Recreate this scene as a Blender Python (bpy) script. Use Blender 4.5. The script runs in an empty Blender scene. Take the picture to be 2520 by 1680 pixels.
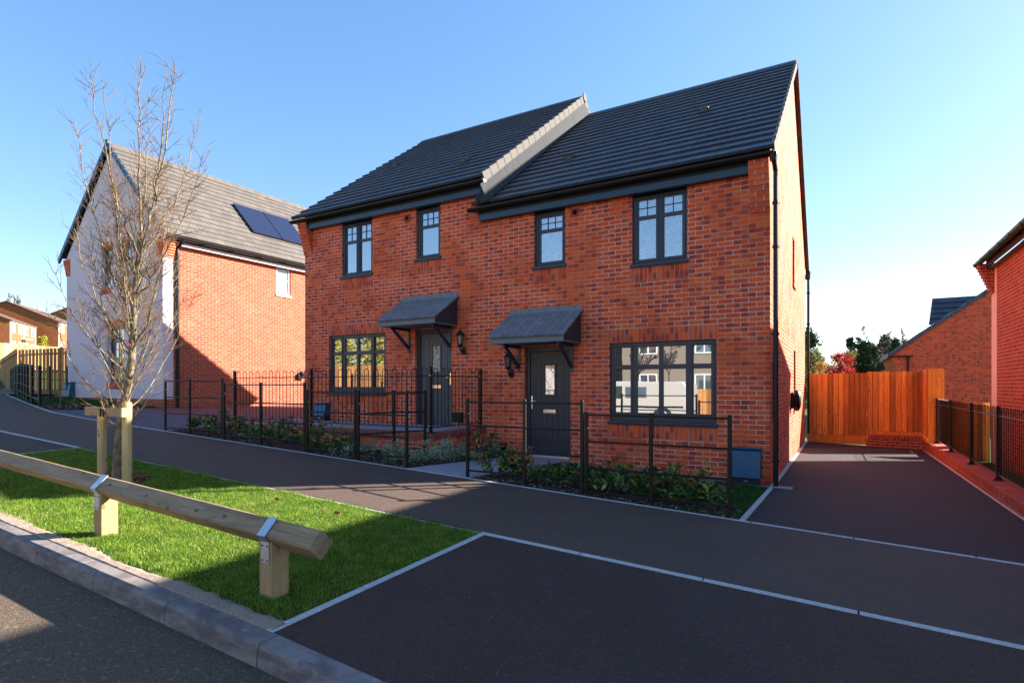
import bpy, math, random
import numpy as np
from mathutils import Vector
R = math.radians
rng = np.random.default_rng(7)
random.seed(7)
scene = bpy.context.scene
C = scene.collection

# ------------------------------------------------------------------ camera
cam_d = bpy.data.cameras.new("camera")
cam = bpy.data.objects.new("camera", cam_d)
C.objects.link(cam)
CAMZ = 1.49
cam.location = (0, 0, CAMZ)
cam.rotation_euler = (R(90), 0, R(30.3))
cam_d.sensor_width = 36.0
cam_d.lens = 1390 / 2520 * 36
cam_d.shift_y = (950 - 840) / 2520
cam_d.clip_start = 0.05
cam_d.clip_end = 3000
scene.camera = cam

# ------------------------------------------------------------------ light
SUN_EL, SUN_AZ = R(26.8), R(45)        # azimuth measured from +Y towards +X
world = bpy.data.worlds.new("World")
scene.world = world
world.use_nodes = True
wn = world.node_tree
sky = wn.nodes.new('ShaderNodeTexSky')
sky.sky_type = 'NISHITA'
sky.sun_disc = False
sky.sun_elevation = SUN_EL
sky.sun_rotation = SUN_AZ
sky.air_density = 1.0
sky.dust_density = 0.4
sky.ozone_density = 2.2
bg = wn.nodes['Background']
bg.inputs[1].default_value = 0.084
hs = wn.nodes.new('ShaderNodeHueSaturation')
hs.inputs['Saturation'].default_value = 1.44
hs.inputs['Hue'].default_value = 0.507
gm = wn.nodes.new('ShaderNodeGamma')
gm.inputs['Gamma'].default_value = 0.68
wn.links.new(sky.outputs[0], gm.inputs['Color'])
wn.links.new(gm.outputs[0], hs.inputs['Color'])
wn.links.new(hs.outputs[0], bg.inputs[0])
sun_d = bpy.data.lights.new("sun", 'SUN')
sun_d.energy = 4.2
sun_d.angle = R(0.5)
sun_d.color = (1.0, 0.91, 0.80)
sun = bpy.data.objects.new("sun", sun_d)
sdir = Vector((math.sin(SUN_AZ) * math.cos(SUN_EL), math.cos(SUN_AZ) * math.cos(SUN_EL), math.sin(SUN_EL)))
sun.rotation_euler = (-sdir).to_track_quat('-Z', 'Y').to_euler()
sun.location = (30, 30, 30)
C.objects.link(sun)
vs = scene.view_settings
vs.view_transform = 'Standard'
vs.look = 'None'
vs.exposure = 2.5
vs.gamma = 1.0
vs.use_curve_mapping = False

# ------------------------------------------------------------------ terrain height
AY = 6.2
ZX = [-60, -25, -17.5, -11.25, -6.0, -4.7, -.93, 2, 6]
ZZ = [1.3, 1.15, .84, .66, .17, .15, 0, -.1, -.2]
def gs(X, Y):
    return .107 - .046 * (min(max(X, -27), 6) + .93) + .025 * (max(Y, -6) - AY)
def gz(X, Y):
    zs = gs(X, min(Y, AY))
    if Y <= AY: return zs
    zh = float(np.interp(X, ZX, ZZ))
    if Y < 9.3:
        t = (Y - AY) / (9.3 - AY); return zs * (1 - t) + zh * t
    return zh - .012 * (min(Y, 22) - 9.3)
def hill(X):
    return 6 * min(max((-35 - X) / 75, 0), 1)
YB_X = [-40, -33, -25.2, -21, -18.9, -16.9, -14.4, 8]
YB_Y = [13, 10.6, 8.15, 7.2, 6.75, 6.35, 6.22, 6.22]
def yback(X): return float(np.interp(X, YB_X, YB_Y))

# ------------------------------------------------------------------ materials
class NT:
    def __init__(s, name, rough=.7, spec=.3, metal=0.0):
        s.m = bpy.data.materials.new(name); s.m.use_nodes = True
        s.t = s.m.node_tree; s.b = s.t.nodes['Principled BSDF']
        s.b.inputs['Roughness'].default_value = rough
        s.b.inputs['Specular IOR Level'].default_value = spec
        s.b.inputs['Metallic'].default_value = metal
    def n(s, typ, ins=None, **props):
        nd = s.t.nodes.new(typ)
        for k, v in props.items(): setattr(nd, k, v)
        if ins:
            for k, v in ins.items():
                if isinstance(v, bpy.types.NodeSocket): s.t.links.new(v, nd.inputs[k])
                else: nd.inputs[k].default_value = v
        return nd
    def math(s, op, a, b=0.0, c=0.0):
        nd = s.n('ShaderNodeMath', {0: a, 1: b, 2: c}, operation=op)
        return nd.outputs[0]
    def mix(s, f, a, b, blend='MIX'):
        nd = s.n('ShaderNodeMix', data_type='RGBA', blend_type=blend)
        for i, v in ((0, f), (6, a), (7, b)):
            if isinstance(v, bpy.types.NodeSocket): s.t.links.new(v, nd.inputs[i])
            else: nd.inputs[i].default_value = v if i == 0 else (*v, 1)
        return nd.outputs[2]
    def ramp(s, f, stops, interp='LINEAR'):
        nd = s.n('ShaderNodeValToRGB', {0: f}); cr = nd.color_ramp; cr.interpolation = interp
        while len(cr.elements) < len(stops): cr.elements.new(.5)
        for e, (p, c) in zip(cr.elements, stops): e.position = p; e.color = (*c, 1)
        return nd.outputs[0]
    def smooth(s, v, a, b, c=0.0, d=1.0):
        return s.n('ShaderNodeMapRange', {0: v, 1: a, 2: b, 3: c, 4: d}, interpolation_type='SMOOTHSTEP').outputs[0]
    def pos(s): return s.n('ShaderNodeNewGeometry').outputs['Position']
    def uv(s): return s.n('ShaderNodeUVMap').outputs[0]
    def noise(s, v, scale, detail=3, rough=.5, dist=0.0, color=False):
        nd = s.n('ShaderNodeTexNoise', {'Vector': v, 'Scale': scale, 'Detail': detail, 'Roughness': rough, 'Distortion': dist})
        return nd.outputs[1 if color else 0]
    def mapping(s, v, scale=(1, 1, 1), loc=(0, 0, 0), rot=(0, 0, 0)):
        return s.n('ShaderNodeMapping', {0: v, 1: loc, 2: rot, 3: scale}).outputs[0]
    def bump(s, h, strength=.3, dist=.01, normal=None):
        nd = s.n('ShaderNodeBump', {'Height': h, 'Strength': strength, 'Distance': dist})
        if normal is not None: s.t.links.new(normal, nd.inputs['Normal'])
        s.t.links.new(nd.outputs[0], s.b.inputs['Normal']); return nd.outputs[0]
    def col(s, c):
        if isinstance(c, bpy.types.NodeSocket): s.t.links.new(c, s.b.inputs['Base Color'])
        else: s.b.inputs['Base Color'].default_value = (*c, 1)
        return s
    def rgh(s, v): s.t.links.new(v, s.b.inputs['Roughness']); return s

def brick_mat(name, stops, dark, mortar, mortar2, swap=False, w=.225, h=.075, dark_amt=.68, off=.5, mw=.0048):
    a = NT(name, .85, .12)
    sp = a.n('ShaderNodeSeparateXYZ', {0: a.uv()})
    u, v = (sp.outputs[1], sp.outputs[0]) if swap else (sp.outputs[0], sp.outputs[1])
    v = a.math('DIVIDE', v, h); row = a.math('FLOOR', v); fv = a.math('SUBTRACT', v, row)
    odd = a.math('FLOORED_MODULO', row, 2.0)
    cu = a.math('ADD', a.math('DIVIDE', u, w), a.math('MULTIPLY', odd, off))
    ci = a.math('FLOOR', cu); fu = a.math('SUBTRACT', cu, ci)
    idv = a.n('ShaderNodeCombineXYZ', {0: ci, 1: row}).outputs[0]
    wnz = a.n('ShaderNodeTexWhiteNoise', {'Vector': idv}, noise_dimensions='2D')
    rs = a.n('ShaderNodeSeparateColor', {0: wnz.outputs['Color']})
    r1, r2, r3 = rs.outputs[0], rs.outputs[1], rs.outputs[2]
    P = a.pos()
    base = a.ramp(r1, stops)
    flip = a.math('GREATER_THAN', r3, .5)
    fe = a.math('ABSOLUTE', a.math('SUBTRACT', fu, flip))
    wob = a.noise(P, 14, 2)
    fe = a.math('ADD', fe, a.math('MULTIPLY', a.math('SUBTRACT', wob, .5), .5))
    dk = a.smooth(fe, .42, .66)
    big = a.noise(P, .55, 2)
    sel = a.math('LESS_THAN', r2, a.math('MULTIPLY_ADD', big, .62, .04))
    dk = a.math('MULTIPLY', a.math('MULTIPLY', dk, sel), dark_amt)
    c = a.mix(dk, base, dark)
    fine = a.noise(P, 90, 4, .65)
    c = a.mix(.55, c, a.mix(fine, (.35, .3, .3), (1.5, 1.55, 1.6)), 'MULTIPLY')
    # efflorescence
    ef = a.smooth(a.noise(P, 1.6, 6, .75), .58, .80, 0, .30)
    c = a.mix(ef, c, (.6, .5, .48))
    du = a.math('MULTIPLY', a.math('MINIMUM', fu, a.math('SUBTRACT', 1.0, fu)), w)
    dv = a.math('MULTIPLY', a.math('MINIMUM', fv, a.math('SUBTRACT', 1.0, fv)), h)
    d = a.math('MINIMUM', du, dv)
    d = a.math('ADD', d, a.math('MULTIPLY', a.math('SUBTRACT', a.noise(P, 45, 2), .5), .003))
    br = a.smooth(d, mw - .001, mw + .0015)
    mc = a.mix(a.smooth(a.noise(P, 1.3, 3), .42, .62), mortar, mortar2)
    mc = a.mix(.5, mc, a.mix(fine, (.6, .6, .6), (1.3, 1.3, 1.3)), 'MULTIPLY')
    a.col(a.mix(br, mc, c))
    hgt = a.math('ADD', br, a.math('MULTIPLY', fine, .35))
    a.bump(hgt, .55, .006)
    return a.m

RED = [(0, (.80, .125, .038)), (.3, (.74, .100, .032)), (.55, (.58, .076, .034)), (.8, (.78, .145, .048)), (1, (.45, .062, .038))]
DKB = (.25, .042, .042)
M = {}
M['brick'] = brick_mat('red_brick', RED, DKB, (.72, .50, .42), (.46, .24, .15))
M['coping'] = brick_mat('coping_brick', [(0, (.34, .085, .05)), (.5, (.26, .06, .04)), (1, (.38, .11, .07))], (.14, .04, .035), (.34, .20, .16), (.3, .17, .13), swap=True, off=0.0)
M['soldier'] = brick_mat('red_brick_soldier', RED, DKB, (.48, .30, .24), (.34, .17, .12), swap=True, off=0.0)
ORG = [(0, (.40, .085, .036)), (.4, (.34, .065, .030)), (.8, (.43, .105, .045)), (1, (.28, .055, .032))]
M['brick_left'] = brick_mat('orange_red_brick', ORG, (.24, .05, .038), (.46, .33, .27), (.46, .33, .27), dark_amt=.5)
M['brick_old'] = brick_mat('old_brown_brick', [(0, (.27, .085, .030)), (1, (.34, .12, .042))], (.18, .06, .03), (.25, .13, .07), (.25, .13, .07))
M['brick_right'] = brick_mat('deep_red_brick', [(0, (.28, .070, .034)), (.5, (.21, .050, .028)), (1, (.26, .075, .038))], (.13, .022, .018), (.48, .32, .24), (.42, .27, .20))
M['brick_far'] = brick_mat('far_red_brick', [(0, (.74, .115, .030)), (.6, (.66, .092, .028)), (1, (.50, .07, .035))], (.16, .035, .045), (.5, .25, .18), (.5, .25, .18))
M['paver'] = brick_mat('red_block_paving', [(0, (.20, .085, .075)), (1, (.15, .06, .06))], (.10, .045, .05), (.14, .09, .09), (.14, .09, .09), w=.2, h=.1, mw=.003)
M['paver_grey'] = brick_mat('grey_block_paving', [(0, (.12, .12, .15)), (1, (.09, .09, .12))], (.06, .06, .08), (.06, .055, .06), (.06, .055, .06), w=.2, h=.1, mw=.003)

def speckle(name, base, lo, hi, sc=160, rough=.85, spec=.25, bump=.4, patch=.35, bd=.006, spk=1.7):
    a = NT(name, rough, spec); P = a.pos()
    n1 = a.noise(P, sc, 3, .7)
    n2 = a.noise(P, 1.4, 4, .6)
    n3 = a.n('ShaderNodeTexVoronoi', {'Vector': P, 'Scale': sc * .6}).outputs['Color']
    g = a.n('ShaderNodeSeparateColor', {0: n3}).outputs[0]
    c = a.mix(a.smooth(n1, .3, .7), lo, hi)
    c = a.mix(a.smooth(g, .90, .99, 0, .5), c, tuple(min(.6, x * spk) for x in base))
    c = a.mix(patch, c, a.mix(n2, (.55, .55, .55), (1.45, 1.45, 1.45)), 'MULTIPLY')
    a.col(c)
    a.bump(a.math('ADD', n1, a.math('MULTIPLY', g, .6)), bump, bd)
    return a.m
M['asphalt'] = speckle('footway_asphalt', (.086, .060, .046), (.065, .045, .035), (.101, .071, .056), 150, .82, .2, .4, .5, .005, spk=2.2)
M['bay'] = speckle('bay_asphalt', (.050, .036, .034), (.042, .027, .022), (.068, .044, .035), 140, .8, .2, .45, .55, .005, spk=2.4)
M['drive'] = speckle('drive_asphalt', (.030, .029, .031), (.021, .020, .022), (.039, .037, .039), 110, .8, .25, .7, .25, .008, spk=2.2)
M['road'] = speckle('road_asphalt', (.105, .076, .055), (.050, .035, .025), (.155, .115, .082), 95, .8, .25, 1.0, .25, .012, spk=2.6)
M['concrete'] = speckle('edging_concrete', (.4, .4, .4), (.33, .34, .35), (.48, .48, .48), 60, .85, .2, .3, .4)
M['slab'] = speckle('paving_slab', (.3, .28, .3), (.24, .23, .25), (.34, .32, .34), 40, .85, .2, .25, .35)
M['stone'] = speckle('gravel_strip', (.2, .15, .14), (.12, .09, .09), (.34, .27, .25), 55, .9, .2, 1.0, .3, .02)
M['soil'] = speckle('soil', (.03, .022, .018), (.018, .013, .011), (.05, .037, .03), 50, .95, .1, 1.0, .4, .02)
M['earth'] = speckle('bare_earth', (.2, .15, .1), (.14, .10, .07), (.3, .23, .16), 12, .95, .1, 1.0, .6, .05)
M['turf'] = speckle('turf_soil', (.03, .05, .012), (.018, .035, .008), (.035, .055, .014), 40, .95, .1, .8, .4, .02)
M['field'] = speckle('rough_grass', (.05, .09, .02), (.04, .07, .02), (.07, .11, .03), 3, .95, .1, .3, .5, .02)

def kerb_mat():
    a = NT('kerb_concrete', .8, .25); P = a.pos()
    n1 = a.noise(P, 130, 4, .7); n2 = a.noise(a.mapping(P, (3, 3, 9)), 1.4, 5, .65, .6)
    c = a.mix(a.smooth(n2, .35, .68), (.11, .098, .098), (.22, .195, .19))
    c = a.mix(a.smooth(a.noise(P, 9, 4, .7), .6, .75, 0, .6), c, (.34, .31, .29))
    c = a.mix(.4, c, a.mix(n1, (.5, .5, .5), (1.5, 1.5, 1.5)), 'MULTIPLY')
    a.col(c); a.bump(a.math('ADD', n1, a.math('MULTIPLY', n2, 2)), .4, .005); return a.m
M['kerb'] = kerb_mat()
def sand_mat():
    a = NT('sandy_haunch', .9, .15); P = a.pos()
    n1 = a.noise(P, 60, 5, .75); n2 = a.noise(P, 6, 4, .6)
    a.col(a.mix(a.smooth(n1, .3, .7), (.22, .165, .13), a.mix(n2, (.32, .25, .20), (.42, .34, .28))))
    a.bump(n1, .9, .012); return a.m
M['sand'] = sand_mat()

def roof_mat(name, c1, c2, rough=.45, spec=.5, tile=.33):
    a = NT(name, rough, spec)
    sp = a.n('ShaderNodeSeparateXYZ', {0: a.uv()}); P = a.pos()
    cu = a.math('DIVIDE', sp.outputs[0], tile); ci = a.math('FLOOR', cu); fu = a.math('SUBTRACT', cu, ci)
    ri = a.math('FLOOR', a.math('DIVIDE', sp.outputs[1], .32))
    wz = a.n('ShaderNodeTexWhiteNoise', {'Vector': a.n('ShaderNodeCombineXYZ', {0: ci, 1: ri}).outputs[0]}, noise_dimensions='2D').outputs[0]
    c = a.mix(wz, c1, c2)
    c = a.mix(.4, c, a.mix(a.noise(P, 35, 4, .7), (.6, .6, .6), (1.4, 1.4, 1.4)), 'MULTIPLY')
    c = a.mix(a.smooth(a.noise(P, 1.2, 4, .65), .55, .8, 0, .35), c, tuple(x * 1.9 for x in c2))
    j = a.smooth(a.math('MULTIPLY', a.math('MINIMUM', fu, a.math('SUBTRACT', 1.0, fu)), tile), .003, .008)
    a.col(a.mix(j, tuple(x * .35 for x in c1), c))
    a.rgh(a.smooth(a.noise(P, 20, 3), .3, .7, rough - .08, rough + .12))
    a.bump(a.math('ADD', a.math('MULTIPLY', j, 1.0), a.math('MULTIPLY', a.noise(P, 80, 3), .3)), .5, .004)
    return a.m
M['roof'] = roof_mat('blue_black_tiles', (.026, .033, .050), (.042, .052, .074), .45, .5)
M['roof_grey'] = roof_mat('grey_brown_tiles', (.085, .074, .066), (.115, .10, .09), .7, .3)
M['roof_old'] = roof_mat('old_brown_tiles', (.09, .055, .04), (.12, .075, .055), .8, .2)
M['slate'] = roof_mat('canopy_slate', (.13, .155, .185), (.175, .205, .235), .5, .5, .14)

def plain(name, c, rough=.5, spec=.5, metal=0., var=.25, sc=20, bump=.08, bd=.003, stretch=None):
    a = NT(name, rough, spec, metal); P = a.pos()
    v = a.mapping(P, stretch) if stretch else P
    n = a.noise(v, sc, 4, .6)
    a.col(a.mix(var, c, a.mix(n, tuple(x * .5 for x in c), tuple(min(1, x * 1.5) for x in c)), 'MIX'))
    if bump: a.bump(n, bump, bd)
    return a.m
M['frame'] = plain('anthracite_frame', (.020, .026, .046), .38, .5, var=.1)
M['neighbour_fascia'] = plain('brown_black_fascia', (.03, .022, .02), .7, .1)
M['fascia'] = plain('blue_grey_fascia', (.010, .032, .060), .35, .5, var=.15)
M['black_plastic'] = plain('black_plastic', (.008, .007, .008), .42, .3, var=.2)
M['black_steel'] = plain('black_painted_steel', (.006, .005, .005), .45, .3, var=.3, sc=60)
M['bolt'] = plain('zinc_bolt', (.55, .57, .6), .3, .6, .9)
M['white_pvc'] = plain('white_pvc', (.78, .78, .76), .35, .5, var=.1)
M['verge'] = plain('pale_verge_cap', (.13, .122, .11), .85, .1, var=.4, sc=12)
M['lead'] = plain('lead_flashing', (.022, .025, .03), .7, .2, .0, var=.6, sc=7, bump=.6, bd=.01)
M['canopy_grp'] = plain('slate_grey_canopy_grp', (.13, .16, .19), .45, .45, var=.12)
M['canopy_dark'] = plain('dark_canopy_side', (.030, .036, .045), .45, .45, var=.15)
M['steel_sill'] = plain('aluminium_threshold', (.6, .62, .65), .35, .5, .8, var=.3)
M['chrome'] = plain('polished_chrome', (.8, .78, .75), .15, .5, 1.0, var=.1)
M['galv'] = plain('galvanised_strap', (.50, .53, .58), .42, .5, .75, var=.6, sc=14, bump=.15)
M['blue_box'] = plain('blue_box_plastic', (.010, .07, .155), .42, .5, var=.25, sc=6)
M['blue_box_dark'] = plain('dark_box_body', (.010, .016, .028), .5, .4, var=.2)
M['terra'] = plain('terracotta_vent', (.42, .06, .03), .7, .3)
M['dark'] = plain('dark_void', (.01, .01, .01), .9, .1)
M['red_tape'] = plain('red_tape', (.7, .02, .12), .5, .4)
M['rubber'] = plain('tree_strap_rubber', (.015, .013, .012), .6, .3)
M['solar'] = None
def render_mat(name='pale_render', c=(.66, .60, .64)):
    a = NT(name, .9, .15); P = a.pos()
    n = a.noise(P, 180, 3, .6); n2 = a.noise(a.mapping(P, (1, 1, .3)), .9, 4, .6)
    a.col(a.mix(.5, c, a.mix(n2, tuple(x * .88 for x in c), tuple(min(1, x * 1.08) for x in c))))
    a.bump(n, .3, .004); return a.m
M['render'] = render_mat()
M['render_pink'] = render_mat('pink_cream_render', (.56, .50, .46))

def glass_mat(name, film=0.0, refl=.5, base=(.02, .025, .03), wav=.0):
    a = NT(name, .02, .5)
    a.col(base); a.b.inputs['Roughness'].default_value = .35
    gl = a.n('ShaderNodeBsdfGlossy', {'Color': (.92, .95, 1, 1), 'Roughness': .012})
    P = a.pos()
    if film > 0:
        n = a.noise(a.mapping(P, (5, 5, 2.2), rot=(0, .5, 0)), 2.5, 6, .7, 2.5)
        st = a.smooth(n, .5, .56, 0, 1)
        st2 = a.smooth(n, .60, .56, 0, 1)
        a.col(a.mix(a.math('MULTIPLY', a.math('MULTIPLY', st, st2), film), base, (.55, .6, .62)))
        bn = a.n('ShaderNodeBump', {'Height': n, 'Strength': .25, 'Distance': .01})
        a.t.links.new(bn.outputs[0], gl.inputs['Normal'])
    elif wav:
        n = a.noise(P, 1.7, 2)
        bn = a.n('ShaderNodeBump', {'Height': n, 'Strength': wav, 'Distance': .01})
        a.t.links.new(bn.outputs[0], gl.inputs['Normal'])
    mx = a.n('ShaderNodeMixShader', {0: refl})
    a.t.links.new(a.b.outputs[0], mx.inputs[1]); a.t.links.new(gl.outputs[0], mx.inputs[2])
    a.t.links.new(mx.outputs[0], a.t.nodes['Material Output'].inputs[0])
    return a.m
M['glass'] = glass_mat('window_glass', 0, .34, wav=.05)
M['glass_up'] = glass_mat('upper_window_glass', 0, .36, (.05, .07, .09), wav=.03)
M['glass_film'] = glass_mat('filmed_window_glass', .5, .34, (.05, .07, .09))
M['glass_side'] = glass_mat('side_window_glass', 0, .12, (.10, .13, .16))
M['glass_lamp'] = glass_mat('lantern_glass', 0, .25, (.10, .09, .075))

def solar_mat():
    a = NT('solar_cell', .18, .6)
    sp = a.n('ShaderNodeSeparateXYZ', {0: a.uv()})
    f = lambda k, s_: a.math('ABSOLUTE', a.math('SUBTRACT', a.math('FRACT', a.math('DIVIDE', sp.outputs[k], s_)), .5))
    g = a.math('MAXIMUM', f(0, .16), f(1, .16))
    a.col(a.mix(a.smooth(g, .47, .49), (.010, .013, .035), (.035, .04, .07)))
    return a.m
M['solar'] = solar_mat()

def door_mat(name, c):
    a = NT(name, .42, .45); P = a.pos()
    n = a.noise(a.mapping(P, (30, 30, 2.2)), 3.0, 4, .6, 1.5)
    a.col(a.mix(a.smooth(n, .35, .65), tuple(x * .72 for x in c), tuple(x * 1.25 for x in c)))
    a.bump(n, .35, .003); return a.m
M['door_r'] = door_mat('aubergine_door', (.034, .030, .040))
M['door_l'] = door_mat('grey_woodgrain_door', (.060, .068, .082))
def leaded_mat():
    a = NT('decorative_leaded_glass', .25, .5)
    P = a.pos()
    n = a.noise(a.mapping(P, (1, 1, .6)), 14, 1, .5, 1.2)
    l = a.smooth(a.math('ABSOLUTE', a.math('SUBTRACT', n, .5)), .012, .03)
    a.col(a.mix(l, (.03, .03, .03), a.mix(a.noise(P, 9, 2), (.25, .24, .2), (.6, .58, .5))))
    return a.m
M['leaded'] = leaded_mat()

def timber_mat(name, c1, c2, knot=(.12, .05, .02), axis='z', board=None, rough=.7, mottled=.0, cut=False):
    a = NT(name, rough, .25)
    tc = a.n('ShaderNodeTexCoord').outputs['Object']
    st = {'z': (9, 9, .55), 'x': (.55, 9, 9), 'y': (9, .55, 9)}[axis]
    rnd = a.n('ShaderNodeObjectInfo').outputs['Random']
    isl = a.n('ShaderNodeNewGeometry').outputs['Random Per Island']
    v = a.n('ShaderNodeVectorMath', {0: a.mapping(tc, st), 1: a.n('ShaderNodeCombineXYZ', {0: a.math('MULTIPLY', isl, 37.0), 1: a.math('MULTIPLY', rnd, 17.0), 2: a.math('MULTIPLY', isl, 91.0)}).outputs[0]}, operation='ADD').outputs[0]
    g = a.noise(v, 3.2, 5, .6, .9)
    c = a.mix(a.smooth(g, .3, .7), c1, c2)
    c = a.mix(.9, c, a.mix(isl, (.45, .42, .40), (1.55, 1.6, 1.65)), 'MULTIPLY')
    v2 = a.n('ShaderNodeVectorMath', {0: a.mapping(tc, tuple(5.5 if s_ < 1 else 9 for s_ in st)), 1: a.n('ShaderNodeCombineXYZ', {0: a.math('MULTIPLY', isl, 37.0), 1: a.math('MULTIPLY', rnd, 17.0), 2: a.math('MULTIPLY', isl, 91.0)}).outputs[0]}, operation='ADD').outputs[0]
    vo = a.n('ShaderNodeTexVoronoi', {'Vector': v2, 'Scale': 1.0}).outputs[0]
    kn = a.smooth(vo, .17, .08, 0, .8)
    c = a.mix(kn, c, knot)
    if mottled:
        mo = a.smooth(a.noise(a.n('ShaderNodeNewGeometry').outputs['Position'], 7, 5, .7), .5, .75, 0, mottled)
        c = a.mix(mo, c, tuple(x * .35 for x in c1))
    a.col(c)
    if cut:
        sw = a.n('ShaderNodeTexWave', {'Vector': tc, 'Scale': 22.0, 'Distortion': 3.0, 'Detail': 2.0}, bands_direction='X').outputs[0]
        h = a.math('ADD', g, a.math('MULTIPLY', sw, .6)); a.bump(h, .55, .004)
    else: a.bump(g, .4, .003)
    return a.m
M['timber_pale'] = timber_mat('pale_sawn_timber', (.36, .24, .115), (.50, .35, .18), (.16, .08, .035), 'z', mottled=.35)
M['timber_rail'] = timber_mat('sawn_rail_timber', (.19, .13, .072), (.30, .21, .12), (.07, .04, .02), 'x', mottled=.5, cut=True)
M['timber_orange'] = timber_mat('orange_fence_board', (.36, .135, .020), (.54, .225, .040), (.09, .022, .006), 'z')
M['timber_rear'] = timber_mat('yellow_fence_board', (.34, .15, .045), (.42, .20, .062), (.10, .04, .015), 'z')
M['timber_cream'] = timber_mat('cream_fence_board', (.36, .20, .075), (.42, .25, .10), (.15, .08, .03), 'z')
M['timber_stake'] = timber_mat('round_stake_timber', (.42, .29, .135), (.54, .38, .19), (.2, .1, .05), 'z', mottled=.2)

def bark_mat(name, c1, c2, c3=None, sc=22):
    a = NT(name, .85, .2); P = a.pos()
    n = a.noise(a.mapping(P, (1, 1, .45)), sc, 5, .7); n2 = a.noise(P, 4, 3)
    c = a.mix(a.smooth(n, .35, .65), c1, c2)
    if c3: c = a.mix(a.smooth(n2, .5, .65, 0, .7), c, c3)
    a.col(c); a.bump(n, .6, .004); return a.m
M['bark'] = bark_mat('street_tree_bark', (.10, .078, .048), (.27, .23, .165), (.11, .10, .04))
M['twig'] = bark_mat('twig_bark', (.12, .07, .042), (.20, .125, .075))
M['bark_far'] = bark_mat('distant_bark', (.07, .055, .045), (.14, .115, .10), sc=3)
M['bark_dark'] = bark_mat('dark_bark', (.05, .035, .025), (.10, .075, .055), sc=4)
M['stem'] = plain('shrub_stem', (.12, .06, .04), .7, .3)
M['stem_dry'] = plain('dry_stem', (.34, .24, .17), .8, .2)

def leaf_mat(name, stops, rough=.5, spec=.4, trans=.25, patch=None):
    a = NT(name, rough, spec)
    isl = a.n('ShaderNodeNewGeometry').outputs['Random Per Island']
    c = a.ramp(isl, stops)
    if patch:
        nz = a.noise(a.pos(), 1.6, 5, .65)
        c = a.mix(a.smooth(nz, .48, .70, 0, .38), c, patch)
        c = a.mix(1.0, c, a.mix(a.smooth(a.noise(a.pos(), 7, 3, .6), .3, .7), (.7, .78, .7), (1.25, 1.18, 1.2)), 'MULTIPLY')
    a.col(c)
    if trans:
        tr = a.n('ShaderNodeBsdfTranslucent', {0: c})
        mx = a.n('ShaderNodeMixShader', {0: trans})
        a.t.links.new(a.b.outputs[0], mx.inputs[1]); a.t.links.new(tr.outputs[0], mx.inputs[2])
        a.t.links.new(mx.outputs[0], a.t.nodes['Material Output'].inputs[0])
    return a.m
M['grass'] = leaf_mat('lawn_blades', [(0, (.045, .14, .008)), (.4, (.095, .22, .012)), (.75, (.20, .33, .022)), (.92, (.34, .38, .05)), (1, (.55, .46, .18))], .5, .35, .4, patch=(.26, .30, .055))
M['grass_dark'] = leaf_mat('garden_lawn_blades', [(0, (.015, .07, .008)), (.6, (.03, .11, .012)), (1, (.06, .15, .025))], .5, .35, .3)
M['photinia'] = leaf_mat('photinia_leaves', [(0, (.018, .06, .018)), (.4, (.03, .09, .025)), (.62, (.07, .17, .03)), (.78, (.20, .30, .04)), (.88, (.36, .40, .07)), (.95, (.42, .30, .08)), (1, (.42, .07, .05))], .28, .55, .25)
M['photinia_red'] = leaf_mat('photinia_red_shoots', [(0, (.45, .04, .03)), (1, (.6, .12, .07))], .35, .5, .3)
M['euonymus'] = leaf_mat('variegated_leaves', [(0, (.05, .14, .06)), (.5, (.12, .24, .14)), (.75, (.38, .46, .30)), (1, (.55, .58, .42))], .35, .5, .2)
M['mulch'] = leaf_mat('bark_chips', [(0, (.03, .018, .012)), (.5, (.09, .055, .04)), (.85, (.2, .13, .1)), (1, (.38, .30, .26))], .85, .2, 0)
M['mulch_red'] = leaf_mat('red_bark_chips', [(0, (.08, .03, .015)), (.5, (.2, .085, .045)), (1, (.36, .2, .12))], .85, .2, 0)
M['dead_leaf'] = plain('dead_leaf', (.32, .13, .05), .6, .3)
M['conifer'] = leaf_mat('conifer_needles', [(0, (.012, .035, .018)), (.6, (.025, .06, .025)), (1, (.06, .10, .035))], .7, .2, .1)
M['conifer_brown'] = leaf_mat('brown_conifer_needles', [(0, (.05, .05, .03)), (.6, (.09, .08, .05)), (1, (.14, .12, .07))], .7, .2, .1)
M['olive'] = leaf_mat('olive_leaves', [(0, (.06, .08, .02)), (.6, (.13, .15, .035)), (1, (.26, .24, .06))], .7, .2, .3)
M['orange_l'] = leaf_mat('orange_leaves', [(0, (.2, .09, .02)), (.6, (.4, .16, .03)), (1, (.5, .28, .06))], .7, .2, .35)
M['maple_l'] = leaf_mat('scarlet_maple_leaves', [(0, (.12, .01, .012)), (.5, (.32, .014, .018)), (1, (.5, .06, .03))], .6, .2, .35)
M['golden'] = leaf_mat('golden_conifer_needles', [(0, (.20, .20, .02)), (.6, (.38, .34, .05)), (1, (.5, .42, .08))], .7, .2, .2)
M['car_white'] = plain('white_van_paint', (.5, .48, .45), .25, .6, var=.1)
M['tyre'] = plain('tyre_rubber', (.02, .02, .02), .8, .3)

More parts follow.
